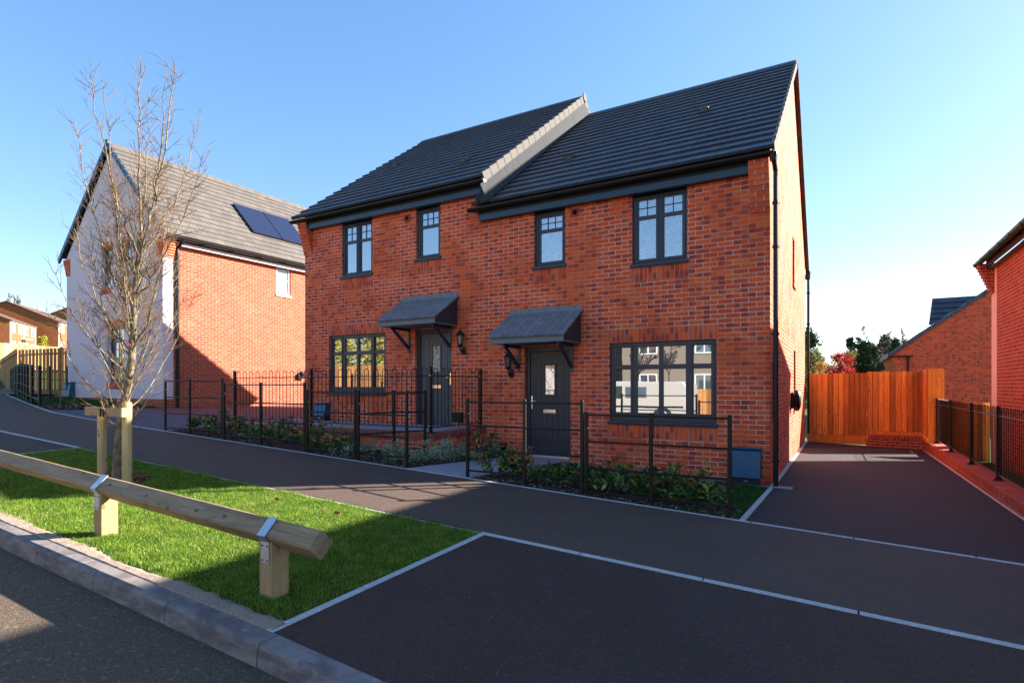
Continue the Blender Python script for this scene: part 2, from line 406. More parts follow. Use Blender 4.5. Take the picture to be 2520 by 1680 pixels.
# ------------------------------------------------------------------ mesh helpers
class MB:
    def __init__(s): s.v = []; s.f = []; s.u = []
    def face(s, pts, uv=None):
        i = len(s.v); s.v += [tuple(p) for p in pts]; s.f.append(tuple(range(i, i + len(pts)))); s.u.append(uv); return s
    def hexa(s, c):   # 8 corners: bottom 0-3 ccw seen from above, top 4-7
        i = len(s.v); s.v += [tuple(p) for p in c]
        a = Vector(c[1]) - Vector(c[0]); b = Vector(c[3]) - Vector(c[0]); d = Vector(c[4]) - Vector(c[0])
        fl = a.cross(b).dot(d) < 0
        for q in ((3, 2, 1, 0), (4, 5, 6, 7), (0, 1, 5, 4), (1, 2, 6, 5), (2, 3, 7, 6), (3, 0, 4, 7)):
            q = q[::-1] if fl else q
            s.f.append(tuple(i + k for k in q)); s.u.append(None)
        return s
    def box(s, x0, x1, y0, y1, z0, z1, T=None):
        c = [(x0, y0, z0), (x1, y0, z0), (x1, y1, z0), (x0, y1, z0), (x0, y0, z1), (x1, y0, z1), (x1, y1, z1), (x0, y1, z1)]
        if T: c = [T(*p) for p in c]
        return s.hexa(c)
    def prism(s, poly, d0, d1, T):    # poly in (u,z), extruded w from d0 to d1, T(u,w,z)
        a = [T(u, d0, z) for u, z in poly]; b = [T(u, d1, z) for u, z in poly]; n = len(poly)
        i = len(s.v); s.v += a + b
        nv = Vector((0, 0, 0))
        for k in range(n): nv += Vector(a[k]).cross(Vector(a[(k + 1) % n]))
        fl = nv.dot(Vector(b[0]) - Vector(a[0])) > 0
        fs = [tuple(range(n)), tuple(range(2 * n - 1, n - 1, -1))] + [(k, k + n, (k + 1) % n + n, (k + 1) % n) for k in range(n)]
        for q in fs:
            q = q[::-1] if fl else q
            s.f.append(tuple(i + k for k in q)); s.u.append(None)
        return s
    def tube(s, pts, rad, n=8, cap=True):
        pts = [Vector(p) for p in pts]
        if not isinstance(rad, (list, tuple)): rad = [rad] * len(pts)
        i = len(s.v); up0 = None
        for k, p in enumerate(pts):
            t = (pts[min(k + 1, len(pts) - 1)] - pts[max(k - 1, 0)]).normalized()
            if up0 is None:
                up0 = Vector((0, 0, 1)) if abs(t.z) < .9 else Vector((1, 0, 0))
            a = (up0 - t * up0.dot(t)).normalized(); b = t.cross(a); up0 = a
            for j in range(n):
                an = 2 * math.pi * (j + .5) / n
                s.v.append(tuple(p + (a * math.cos(an) + b * math.sin(an)) * rad[k]))
        for k in range(len(pts) - 1):
            for j in range(n):
                q = (i + k * n + j, i + k * n + (j + 1) % n, i + (k + 1) * n + (j + 1) % n, i + (k + 1) * n + j)
                s.f.append(q); s.u.append(None)
        if cap:
            s.f.append(tuple(i + j for j in range(n))[::-1]); s.u.append(None)
            s.f.append(tuple(i + (len(pts) - 1) * n + j for j in range(n))); s.u.append(None)
        return s
    def lathe(s, prof, cx, cy, n=20, axis='z', c3=0.0):   # prof list (r, h)
        i = len(s.v)
        for r, h in prof:
            for j in range(n):
                an = 2 * math.pi * (j + .5) / n
                if axis == 'z': s.v.append((cx + r * math.cos(an), cy + r * math.sin(an), h))
                elif axis == 'y': s.v.append((cx + r * math.cos(an), h, cy + r * math.sin(an)))
                else: s.v.append((h, cx + r * math.cos(an), cy + r * math.sin(an)))
        for k in range(len(prof) - 1):
            for j in range(n):
                s.f.append((i + k * n + j, i + k * n + (j + 1) % n, i + (k + 1) * n + (j + 1) % n, i + (k + 1) * n + j)); s.u.append(None)
        s.f.append(tuple(i + j for j in range(n))[::-1]); s.u.append(None)
        s.f.append(tuple(i + (len(prof) - 1) * n + j for j in range(n))); s.u.append(None)
        return s
    def build(s, name, mat, parent=None, bevel=0.0, smooth=False, mats=None):
        me = bpy.data.meshes.new(name)
        org = Vector(parent_world(parent)) if parent else Vector((0, 0, 0))
        me.from_pydata([tuple(Vector(v) - org) for v in s.v], [], s.f)
        uvl = me.uv_layers.new(name='UVMap')
        data = np.zeros((len(me.loops), 2), dtype=np.float32); li = 0
        for fi, p in enumerate(me.polygons):
            uv = s.u[fi]; nrm = p.normal; ax, ay, az = abs(nrm.x), abs(nrm.y), abs(nrm.z)
            for k, vi in enumerate(s.f[fi]):
                if uv: data[li] = uv[k]
                else:
                    x, y, z = s.v[vi]
                    if az > ax and az > ay: data[li] = (x, y)
                    elif ax > ay: data[li] = (y, z)
                    else: data[li] = (x, z)
                li += 1
        uvl.data.foreach_set('uv', data.ravel())
        if smooth: me.polygons.foreach_set('use_smooth', [True] * len(me.polygons))
        me.materials.append(mat)
        o = bpy.data.objects.new(name, me); C.objects.link(o)
        if parent: o.parent = parent
        if bevel:
            b = o.modifiers.new('bevel', 'BEVEL'); b.width = bevel; b.segments = 2; b.limit_method = 'ANGLE'
        return o

def parent_world(p):
    v = Vector((0, 0, 0))
    while p is not None: v += Vector(p.location); p = p.parent
    return v
def np_mesh(name, verts, faces, mat, parent=None, smooth=False):
    """verts (N,3) world, faces (M,k) int"""
    me = bpy.data.meshes.new(name)
    v = np.asarray(verts, dtype=np.float32)
    if parent: v = v - np.array(parent_world(parent), dtype=np.float32)
    f = np.asarray(faces, dtype=np.int32); k = f.shape[1]
    me.vertices.add(len(v)); me.vertices.foreach_set('co', v.ravel())
    me.loops.add(f.size); me.loops.foreach_set('vertex_index', f.ravel())
    me.polygons.add(len(f)); me.polygons.foreach_set('loop_start', np.arange(len(f), dtype=np.int32) * k)
    me.polygons.foreach_set('loop_total', np.full(len(f), k, dtype=np.int32))
    if smooth: me.polygons.foreach_set('use_smooth', np.ones(len(f), dtype=bool))
    me.materials.append(mat); me.update(calc_edges=True)
    o = bpy.data.objects.new(name, me); C.objects.link(o)
    if parent: o.parent = parent
    return o
def tag(o, label=None, cat=None, group=None, kind=None):
    if label: o['label'] = label
    if cat: o['category'] = cat
    if group: o['group'] = group
    if kind: o['kind'] = kind
    return o
def thing(name, loc, label, cat, group=None):
    o = bpy.data.objects.new(name, None); C.objects.link(o); o.location = loc
    o.empty_display_size = .2
    return tag(o, label, cat, group)
def copy_tree(o, loc=None, rotz=None, parent=None):
    c = o.copy(); C.objects.link(c)
    if parent: c.parent = parent
    if loc is not None: c.location = loc
    if rotz is not None: c.rotation_euler = (0, 0, rotz)
    for ch in list(o.children): copy_tree(ch, parent=c)
    return c
def Tfront(Y): return lambda u, w, z: (u, Y - w, z)      # wall facing -Y
def Tback(Y): return lambda u, w, z: (u, Y + w, z)
def Tright(X): return lambda u, w, z: (X + w, u, z)      # wall facing +X
def Tleft(X): return lambda u, w, z: (X - w, u, z)       # wall facing -X

def sheet(name, x0, x1, fy0, fy1, mat, dz=0.0, kind='structure', ny=6, step=.8, zf=None, extra=()):
    xs = sorted(set([x0, x1] + [x for x in list(np.arange(x0, x1, step)) + [k for k in ZX] + list(extra) if x0 < x < x1]))
    zf = zf or gz
    mb = MB(); g = []
    for x in xs:
        a, b = (fy0(x) if callable(fy0) else fy0), (fy1(x) if callable(fy1) else fy1)
        ys = sorted(set([a + (b - a) * j / ny for j in range(ny + 1)]))
        if a < AY < b:
            j = min(range(1, ny), key=lambda q: abs(ys[q] - AY)); ys[j] = AY
        if a < 9.3 < b:
            j = min(range(1, ny), key=lambda q: abs(ys[q] - 9.3)); ys[j] = 9.3
        g.append([(x, y, zf(x, y) + dz) for y in sorted(ys)])
    for i in range(len(xs) - 1):
        for j in range(ny):
            mb.face([g[i][j], g[i + 1][j], g[i + 1][j + 1], g[i][j + 1]])
    o = mb.build(name, mat)
    return tag(o, kind=kind)

# ------------------------------------------------------------------ ground, road, pavement
def build_ground():
    xs = sorted(set([-900, -500, -300, -200, -150, -120, -110, -95, -80, -65, -50, -42, -35, -30] + list(np.arange(-28, 8.1, 1.0)) + ZX + [12, 20, 35, 60, 100, 200, 400, 900]))
    ys = [-900, -400, -150, -60, -30, -15, -9, -6, -3, 0, 1.4, 2.0, 2.1, 3, 4, 5, 6.2, 7, 8, 9.3, 12, 15, 18, 22, 30, 45, 70, 120, 250, 500, 900]
    mb = MB()
    P = {}
    for x in xs:
        for y in ys:
            d = .05 if y >= 2.1 else .45
            P[x, y] = (x, y, gz(x, y) + hill(x) - d)
    for i in range(len(xs) - 1):
        for j in range(len(ys) - 1):
            mb.face([P[xs[i], ys[j]], P[xs[i + 1], ys[j]], P[xs[i + 1], ys[j + 1]], P[xs[i], ys[j + 1]]])
    tag(mb.build('ground', M['field']), kind='structure')
build_ground()
KX = -2.75            # the kerb starts to drop here
def kdrop(x): return -.02 * min(max((x - KX) / .915, 0), 1)
sheet('road', -60, 14, -4.6, 1.985, M['road'], zf=lambda x, y: gs(x, y) - .122, ny=3, step=2)
sheet('opposite_pavement', -60, 14, -7.0, -4.6, M['asphalt'], zf=lambda x, y: gs(x, y) - .01, ny=2, step=2)
sheet('pavement', -45, 6.0, lambda x: 4.36, lambda x: yback(x) - .03, M['asphalt'], ny=4, extra=YB_X)
sheet('parking_bay', -2.80, 6.0, 2.092, 4.30, M['bay'], ny=3, zf=lambda x, y: gs(x, y) - .003 + kdrop(x) * max(0, 1 - (y - 2.1) / 1.2))
tag(sheet('parking_bay', -45, -10.56, 2.092, 4.30, M['bay'], ny=3, zf=lambda x, y: gs(x, y) - .003))
sheet('driveway', -.86, 1.84, yback(0) + .03, 18.56, M['drive'], ny=14)
sheet('paved_drive', -17.55, -11.62, lambda x: yback(x) + .03, 8.2, M['paver_grey'], ny=4, dz=.0)
sheet('paved_drive', -17.55, -11.62, 8.2, 20, M['paver'], ny=5, dz=.0)

# kerb: one unit of .915 m repeated
def kerb_unit(x0, x1, n):
    mb = MB(); f = 0.004
    a, b = x0 + f, x1 - f
    def prof(x):
        t = gs(x, 2.0) + kdrop(x); bt = gs(x, 2.0) - .125 - .12
        return [(1.935, bt), (1.962, t - .020), (1.972, t - .004), (1.984, t), (2.09, t + .001), (2.09, bt)]
    n_ = 4; rows = [[(x, y, z) for y, z in prof(x)] for x in [a + (b - a) * k / n_ for k in range(n_ + 1)]]
    for i in range(n_):
        for j in range(5):
            mb.face([rows[i][j], rows[i + 1][j], rows[i + 1][j + 1], rows[i][j + 1]])
    mb.face(rows[0][::-1]); mb.face(rows[-1])
    o = mb.build('kerb', M['kerb']); tag(o, kind='structure')
x = KX
for k in range(4): kerb_unit(x + .915 * k, x + .915 * (k + 1), k)
for k in range(22): kerb_unit(x - .915 * (k + 1), x - .915 * k, k)
def kerb_rest():
    mb = MB()
    mb.hexa([(x_, y_, gs(x_, 2) + dz) for dz in (-.3, -.018) for x_, y_ in ((KX - 22 * .915 - 30, 1.97), (KX - 22 * .915, 1.97), (KX - 22 * .915, 2.08), (KX - 22 * .915 - 30, 2.08))])
    tag(mb.build('kerb', M['kerb']), kind='structure')
# sandy haunching behind kerb and joint filler
def strip(name, x0, x1, y0, y1, mat, dz0=-.1, dz1=.004, zf=None, kd=False, step=.9):
    mb = MB(); zf = zf or gz
    n = max(1, int((x1 - x0) / step))
    for i in range(n):
        a = x0 + (x1 - x0) * i / n; b = x0 + (x1 - x0) * (i + 1) / n
        gap = .0055
        c = []
        for dz in (dz0, dz1):
            for xx, yy in ((a + gap, y0), (b - gap, y0), (b - gap, y1), (a + gap, y1)):
                yv = yy(xx) if callable(yy) else yy
                c.append((xx, yv, zf(xx, yv) + dz + (kdrop(xx) if kd else 0)))
        mb.hexa(c)
    return tag(mb.build(name, mat, bevel=0.004), kind='structure')
def haunch():
    mb = MB(); xs = np.arange(-24, -2.80, .06); rows = []
    for xx in xs:
        w = .115 + .045 * math.sin(xx * 3.1) * math.sin(xx * 1.3 + 1) + random.uniform(-.02, .02)
        z0 = gs(xx, 2.1)
        rows.append([(xx, 2.085, z0 - .012), (xx, 2.10, z0 + .006 + random.uniform(-.004, .004)), (xx, 2.1 + w * .6, z0 + .008 + random.uniform(-.006, .008)), (xx, 2.1 + w + .03, z0 - .012)])
    for i in range(len(rows) - 1):
        for j in range(3): mb.face([rows[i][j], rows[i + 1][j], rows[i + 1][j + 1], rows[i][j + 1]])
    tag(mb.build('kerb_haunching', M['sand'], smooth=True), kind='structure')
haunch()
kerb_rest()
strip('concrete_edging', -2.86, 6.0, 4.30, 4.355, M['concrete'])
strip('concrete_edging', -10.56, -2.86, 4.31, 4.345, M['concrete'], dz1=-.002)
strip('concrete_edging', -45, -10.56, 4.30, 4.355, M['concrete'])
strip('concrete_edging', -45, 1.9, lambda q: yback(q) - .03, lambda q: yback(q) + .025, M['concrete'])
def ystrip(name, x0, x1, y0, y1, mat, dz1=.004, n=3):
    mb = MB()
    for i in range(n):
        a = y0 + (y1 - y0) * i / n + .003; b = y0 + (y1 - y0) * (i + 1) / n - .003
        mb.hexa([(xx, yy, gz(xx, yy) + dz) for dz in (-.1, dz1) for xx, yy in ((x0, a), (x1, a), (x1, b), (x0, b))])
    return tag(mb.build(name, mat, bevel=.004), kind='structure')
ystrip('concrete_edging', -2.855, -2.80, 2.088, 4.30, M['concrete'])
ystrip('concrete_edging', -10.60, -10.56, 2.10, 4.30, M['concrete'], dz1=.002)
ystrip('concrete_edging', -.925, -.865, 6.26, 9.28, M['concrete'])
ystrip('concrete_edging', -.925, -.86, 9.32, 18.5, M['concrete'], n=10)
ystrip('concrete_edging', 1.845, 1.885, 6.26, 18.5, M['concrete'], n=13)
# beds and garden soil
sheet('planting_bed', -11.62, -6.15, lambda x: yback(x) + .025, 7.53, M['soil'], ny=3, dz=-.004)
sheet('planting_bed', -6.15, -5.42, lambda x: yback(x) + .025, 9.27, M['soil'], ny=5, dz=-.004)
sheet('planting_bed', -4.30, -.93, lambda x: yback(x) + .025, 7.0, M['soil'], ny=3, dz=-.004)
sheet('garden_path', -5.42, -4.30, lambda x: yback(x) + .025, 9.27, M['slab'], ny=6, dz=.002)
sheet('garden_turf', -4.30, -.93, 7.0, 9.0, M['turf'], ny=3, dz=-.004)
sheet('gravel_strip', -4.30, -.93, 9.0, 9.29, M['stone'], ny=1, dz=.0)
sheet('garden_turf', -24.5, -17.55, lambda x: max(yback(x), 7.3) + .05, 9.35, M['turf'], ny=3, dz=-.002)
sheet('verge_turf', -10.56, -2.855, 2.092, 4.31, M['turf'], ny=3, dz=-.006, zf=lambda x, y: gs(x, y))

# ------------------------------------------------------------------ building helpers
def wall_grid(mb, T, u0, u1, z0, z1, ops=(), d=.10):
    us = sorted(set([u0, u1] + [v for o in ops for v in o[:2]])); zs = sorted(set([z0, z1] + [v for o in ops for v in o[2:4]]))
    fl = (Vector(T(1, 0, 0)) - Vector(T(0, 0, 0))).cross(Vector(T(0, 0, 1)) - Vector(T(0, 0, 0))).dot(Vector(T(0, 1, 0)) - Vector(T(0, 0, 0))) < 0
    def add(p):
        mb.face(p[::-1] if fl else p)
    for i in range(len(us) - 1):
        for j in range(len(zs) - 1):
            cu, cz = (us[i] + us[i + 1]) / 2, (zs[j] + zs[j + 1]) / 2
            if any(o[0] < cu < o[1] and o[2] < cz < o[3] for o in ops): continue
            add([T(us[i], 0, zs[j]), T(us[i + 1], 0, zs[j]), T(us[i + 1], 0, zs[j + 1]), T(us[i], 0, zs[j + 1])])
    for a, b, c, e in [o[:4] for o in ops]:
        add([T(a, 0, c), T(a, 0, e), T(a, -d, e), T(a, -d, c)])
        add([T(b, 0, e), T(b, 0, c), T(b, -d, c), T(b, -d, e)])
        add([T(a, 0, e), T(b, 0, e), T(b, -d, e), T(a, -d, e)])
        add([T(b, 0, c), T(a, 0, c), T(a, -d, c), T(b, -d, c)])
def soldier(parent, T, u0, u1, z0, mat='soldier', h=.225):
    mb = MB(); t = .003
    c = [T(u0, t, z0), T(u1, t, z0), T(u1, t, z0 + h), T(u0, t, z0 + h)]; L = u1 - u0
    k = round(L / .075) * .075 / L
    uv = [(0, 0), (L * k, 0), (L * k, .225), (0, .225)]
    fl = (Vector(c[1]) - Vector(c[0])).cross(Vector(c[3]) - Vector(c[0])).dot(Vector(T(0, 1, 0)) - Vector(T(0, 0, 0))) < 0
    # uv (u, v): rows run along u because the material swaps the two
    if fl: c = c[::-1]; uv = uv[::-1]
    mb.face(c, uv)
    mb.build('soldier_course', M[mat], parent)
def corbel(parent, T, u0, u1, ztop, n=9, p=.022, mat='brick'):
    mb = MB()
    for k in range(n):
        mb.box(u0, u1, 0, .012 + p * (k + 1), ztop - .075 * (n - k) + .0015, ztop - .075 * (n - k - 1) - .0015, T)
    return mb.build('corbel', M[mat], parent)
def window(parent, T, u0, u1, z0, z1, holes, casements=(), bars=(), glass='glass', frame='frame', depth=.085, sill=True, head=0.0, name='window', sillmat=None):
    """holes: glass rectangles (a,b,c,d); the frame is one plate with these cut out"""
    mb = MB(); w1 = -depth + .03; w0 = -depth - .05
    us = sorted(set([u0, u1] + [v for h in holes for v in h[:2]])); zs = sorted(set([z0, z1] + [v for h in holes for v in h[2:]]))
    def inh(cu, cz): return any(a < cu < b and c < cz < d for a, b, c, d in holes)
    for j in range(len(zs) - 1):
        i = 0
        while i < len(us) - 1:
            cz = (zs[j] + zs[j + 1]) / 2
            if inh((us[i] + us[i + 1]) / 2, cz): i += 1; continue
            k = i
            while k + 1 < len(us) - 1 and not inh((us[k + 1] + us[k + 2]) / 2, cz): k += 1
            mb.box(us[i], us[k + 1], w0, w1, zs[j], zs[j + 1], T); i = k + 1
    for a, b, c, d in casements:      # raised sash ring
        t = .032
        for bx in ((a, b, c, c + t), (a, b, d - t, d), (a, a + t, c + t, d - t), (b - t, b, c + t, d - t)):
            mb.box(bx[0], bx[1], w1 - .001, w1 + .016, bx[2], bx[3], T)
    win = mb.build(name, M[frame], parent, bevel=.004)
    g = MB()
    for a, b, c, d in holes:
        g.box(a + .0, b - .0, w1 - .045, w1 - .028, c, d, T)
    g.build('pane', M[glass], win)
    if bars:
        g = MB()
        for a, b, c, d in bars: g.box(a, b, w1 - .028, w1 - .014, c, d, T)
        g.build('glazing_bar', M[frame], win)
    if sill:
        s = MB(); s.box(u0 - .03, u1 + .03, -.06, .035, z0 - .045, z0 + .002, T); s.box(u0 - .03, u1 + .03, .022, .037, z0 - .062, z0 - .045, T)
        s.build('sill', M[sillmat or frame], win, bevel=.006)
    if head:
        s = MB(); s.box(u0, u1, -.05, -.001, z1, z1 + head, T); s.build('head_trim', M['dark'], win)
    return win
def roof_slope(mb, P0, ax, up, nrm, L, S, gauge=.32, butt=.042):
    P0, ax, up, nrm = Vector(P0), Vector(ax), Vector(up), Vector(nrm)
    n = int(round(S / gauge)); g = S / n
    for i in range(n):
        a, b = i * g, (i + 1) * g + (.01 if i < n - 1 else 0)
        off = (i % 2) * .5 * .33
        p = lambda x, s_, h: tuple(P0 + ax * x + up * s_ + nrm * h)
        v = .32 * i + .02
        mb.face([p(0, a, butt), p(L, a, butt), p(L, b, .006), p(0, b, .006)], [(off, v), (off + L, v), (off + L, v + .28), (off, v + .28)])
        mb.face([p(0, a, -.02), p(L, a, -.02), p(L, a, butt), p(0, a, butt)], [(off, v), (off + L, v), (off + L, v), (off, v)])
        mb.face([p(0, a, -.02), p(0, a, butt), p(0, b, .006), p(0, b, -.02)])
        mb.face([p(L, a, butt), p(L, a, -.02), p(L, b, -.02), p(L, b, .006)])
def gutter(parent, axis, a, b, c1, z, r=.058, brackets=True, mat='black_plastic', step=.85, side=1):
    """half round gutter along axis 'x' or 'y' from a to b; c1 = other coordinate of the centre line"""
    mb = MB(); n = 10
    def P(t, an, rr):
        o, h = rr * math.cos(an), -rr * math.sin(an)
        return (t, c1 + o, z + h) if axis == 'x' else (c1 + o, t, z + h)
    segs = [(P(a, math.pi * k / n, r), P(b, math.pi * k / n, r), P(a, math.pi * k / n, r - .006), P(b, math.pi * k / n, r - .006)) for k in range(n + 1)]
    for k in range(n):
        s0, s1 = segs[k], segs[k + 1]
        mb.face([s0[0], s1[0], s1[1], s0[1]]); mb.face([s0[2], s0[3], s1[3], s1[2]])
    for e in (0, n): s0 = segs[e]; mb.face([s0[0], s0[1], s0[3], s0[2]])
    for t in (0, 1):
        mb.face([s_[t] for s_ in segs])
    gt = mb.build('gutter', M[mat], parent, smooth=False)
    if brackets:
        k = max(2, int(abs(b - a) / step)); proto = None
        for i in range(k + 1):
            t = a + .12 + (b - a - .24) * i / k
            if proto is None:
                m2 = MB()
                for q in range(n):
                    A0, A1 = math.pi * q / n, math.pi * (q + 1) / n
                    w = .012
                    def Q(tt, an, rr):
                        o, h = rr * math.cos(an), -rr * math.sin(an)
                        return (tt, c1 + o, z + h) if axis == 'x' else (c1 + o, tt, z + h)
                    m2.hexa([Q(t - w, A0, r), Q(t + w, A0, r), Q(t + w, A1, r), Q(t - w, A1, r), Q(t - w, A0, r + .008), Q(t + w, A0, r + .008), Q(t + w, A1, r + .008), Q(t - w, A1, r + .008)])
                s0, s1 = (r, r + .05) if side > 0 else (-r - .05, -r)
                if axis == 'x': m2.box(t - .012, t + .012, c1 + s0, c1 + s1, z - .06, z - .01)
                else: m2.box(c1 + s0, c1 + s1, t - .012, t + .012, z - .06, z - .01)
                proto = m2.build('gutter_bracket', M[mat], gt); t0 = t
            else:
                c = proto.copy(); C.objects.link(c); c.parent = gt
                c.location = (t - t0, 0, 0) if axis == 'x' else (0, t - t0, 0)
    return gt
def downpipe(parent, x, y, z0, z1, top=None, clips=(), nx=0, ny=0, r=.034, mat='black_plastic', name='downpipe'):
    mb = MB(); pts = [(x, y, z0), (x, y, z1)]
    if top: pts += list(top)
    mb.tube(pts, r, 10)
    dp = mb.build(name, M[mat], parent, smooth=False)
    for z in clips:
        m2 = MB(); m2.lathe([(r + .008, z - .02), (r + .008, z + .02)], x, y, 12)
        m2.box(x - .05 if nx == 0 else min(x, x + nx * .07), x + .05 if nx == 0 else max(x, x + nx * .07), y - .05 if ny == 0 else min(y, y + ny * .07), y + .05 if ny == 0 else max(y, y + ny * .07), z - .012, z + .012)
        m2.build('pipe_clip', M[mat], dp)
    return dp
def ridge(parent, axis, a, b, c1, z, mat, pitch=.745, w=.15, seg=.45):
    mb = MB(); n = max(1, int(round(abs(b - a) / seg))); g = (b - a) / n
    for i in range(n):
        t0, t1 = a + g * i + .004, a + g * (i + 1) - .004
        for sg in (-1, 1):
            c = []
            for dz in (-.0, .028):
                for t, o in ((t0, 0), (t1, 0), (t1, sg * w), (t0, sg * w)):
                    zz = z + .03 + dz - abs(o) * pitch
                    c.append((t, c1 + o, zz) if axis == 'x' else (c1 + o, t, zz))
            mb.hexa(c)
    return mb.build('ridge_tiles', M[mat], parent)
def roof_vent(parent, x, y, z, mat='roof'):
    # small tile vent standing on a slope rising towards +Y
    mb = MB(); w = .11; p = .745
    T = lambda u, v, h: (x + u, y + v, z + v * p + h)
    mb.face([T(-w, 0, .02), T(w, 0, .02), T(w * .8, 0, .115), T(-w * .8, 0, .115)])
    mb.face([T(-w * .8, 0, .115), T(w * .8, 0, .115), T(w * .9, .18, .05), T(-w * .9, .18, .05)])
    mb.face([T(-w, 0, .02), T(-w * .8, 0, .115), T(-w * .9, .18, .05)]); mb.face([T(w * .8, 0, .115), T(w, 0, .02), T(w * .9, .18, .05)])
    v = mb.build('roof_vent', M['black_plastic'], parent)
    m2 = MB(); m2.face([T(-w * .78, -.004, .035), T(w * .78, -.004, .035), T(w * .62, -.004, .103), T(-w * .62, -.004, .103)])
    m2.build('vent_grille', plain_grille, v)
plain_grille = plain('brown_vent_grille', (.10, .07, .05), .7, .3)
def extract_vent(parent, x, z, T=None):
    T = T or Tfront(9.3)
    mb = MB(); s = .075
    for bx in ((-s, s, -s, -.05), (-s, s, .05, s), (-s, -.05, -.05, .05), (.05, s, -.05, .05)):
        mb.box(x + bx[0], x + bx[1], .0, .022, z + bx[2], z + bx[3], T)
    v = mb.build('extract_vent', M['terra'], parent, bevel=.003)
    m2 = MB(); m2.lathe([(.046, 9.3 - .004), (.046, 9.3 - .001)], x, z, 20, 'y'); m2.build('vent_opening', M['dark'], v)

def quad_window(x0, x1, z0, z1, zt, T, parent, glass):       # two side-hung casements, top lights with cross bars
    m = (x0 + x1) / 2; holes = []; bars = []; cas = []
    for a, b in ((x0 + .035, m - .012), (m + .012, x1 - .035)):
        cas.append((a, b, z0 + .035, z1 - .03))
        ga, gb = a + .055, b - .055
        holes += [(ga, gb, z0 + .085, zt - .03), (ga, gb, zt + .03, z1 - .075)]
        c = (ga + gb) / 2; h = (zt + .03 + z1 - .075) / 2
        bars += [(c - .0055, c + .0055, zt + .03, z1 - .075), (ga, gb, h - .0055, h + .0055)]
    return window(parent, T, x0, x1, z0, z1, holes, cas, bars, glass)
def single_window(x0, x1, z0, z1, zt, T, parent, glass):
    ga, gb = x0 + .105, x1 - .08; holes = [(ga, gb, z0 + .085, zt - .03), (ga, gb, zt + .03, z1 - .09)]; bars = []
    for k in (1, 2):
        c = ga + (gb - ga) * k / 3; bars.append((c - .0055, c + .0055, zt + .03, z1 - .09))
    h = (zt + z1 - .06) / 2; bars.append((ga, gb, h - .0055, h + .0055))
    return window(parent, T, x0, x1, z0, z1, holes, [(x0 + .035, x1 - .035, z0 + .035, z1 - .03)], bars, glass)
def big_window(x0, z0, T, parent):
    x1 = x0 + 1.775; z1 = z0 + 1.33
    g = [(x0 + .085, x0 + .358), (x0 + .478, x0 + .845), (x0 + .918, x0 + 1.285), (x0 + 1.405, x0 + 1.682)]
    holes = []
    for a, b in g: holes += [(a, b, z0 + .14, z0 + .875), (a, b, z0 + .955, z0 + 1.25)]
    cas = [(x0 + .035, x0 + .405, z0 + .09, z0 + 1.295), (x0 + 1.358, x0 + 1.735, z0 + .09, z0 + 1.295)]
    return window(parent, T, x0, x1, z0, z1, holes, cas, (), 'glass')

def door(parent, x0, z0, mat, deco, hand):
    """door and frame in an opening .95 wide and 2.03 high"""
    T = Tfront(9.3); W, H = .95, 2.06
    fr = MB()
    fr.box(x0, x0 + .075, -.15, -.075, z0, z0 + H, T); fr.box(x0 + W - .055, x0 + W, -.15, -.075, z0, z0 + H, T)
    fr.box(x0 + .075, x0 + W - .055, -.15, -.075, z0 + H - .085, z0 + H, T)
    fo = fr.build('door_frame', M['frame'], parent, bevel=.004)
    a, b, c, d = x0 + .08, x0 + W - .06, z0 + .06, z0 + H - .09
    mb = MB(); w = -.10
    # slab with a rectangular window hole
    wa, wb, wc, wd = (a + b) / 2 - .10, (a + b) / 2 + .10, d - .80, d - .26
    for bx in ((a, b, c, wc), (a, b, wd, d), (a, wa, wc, wd), (wb, b, wc, wd)): mb.box(bx[0], bx[1], -.15, w, bx[2], bx[3], T)
    pa, pb, pc, pd = a + .115, b - .115, c + .22, d - .13
    # five raised planks
    n = 5; g = (pb - pa) / n
    for k in range(n):
        l, r_ = pa + g * k + .005, pa + g * (k + 1) - .005
        if r_ > wa - .03 and l < wb + .03:
            for zz in ((pc, wc - .03), (wd + .03, pd)): mb.box(l, r_, w - .002, w + .007, zz[0], zz[1], T)
        else: mb.box(l, r_, w - .002, w + .007, pc, pd, T)
    do = mb.build('door', M[mat], parent, bevel=.003)
    m2 = MB()
    for bx in ((wa - .03, wb + .03, wc - .03, wc), (wa - .03, wb + .03, wd, wd + .03), (wa - .03, wa, wc, wd), (wb, wb + .03, wc, wd)):
        m2.box(bx[0], bx[1], w, w + .016, bx[2], bx[3], T)
    m2.build('glass_surround', M[mat], do, bevel=.004)
    m2 = MB(); m2.box(wa, wb, w - .02, w - .008, wc, wd, T); m2.build('pane', M['leaded' if deco else 'glass'], do)
    m2 = MB(); lz = z0 + .86; lc = (a + b) / 2
    m2.box(lc - .125, lc + .125, w + .006, w + .018, lz - .033, lz + .033, T); m2.box(lc - .1, lc + .1, w + .018, w + .024, lz - .017, lz + .017, T)
    m2.build('letterbox', M['chrome'], do, bevel=.004)
    hx = a + .035 if hand < 0 else b - .035; m2 = MB(); hz = z0 + 1.02
    m2.box(hx - .013, hx + .013, w, w + .01, hz - .12, hz + .12, T)
    m2.tube([T(hx, w + .01, hz + .03), T(hx, w + .05, hz + .03), T(hx - hand * .10, w + .052, hz + .03)], .008, 8)
    m2.build('handle', M['chrome'], do)
    m2 = MB(); m2.box(x0 + .02, x0 + W - .02, -.14, -.03, z0 - .02, z0 + .022, T); m2.box(x0 + .02, x0 + W - .02, -.14, -.085, z0 + .022, z0 + .055, T)
    m2.build('threshold', M['steel_sill'], parent, bevel=.004)

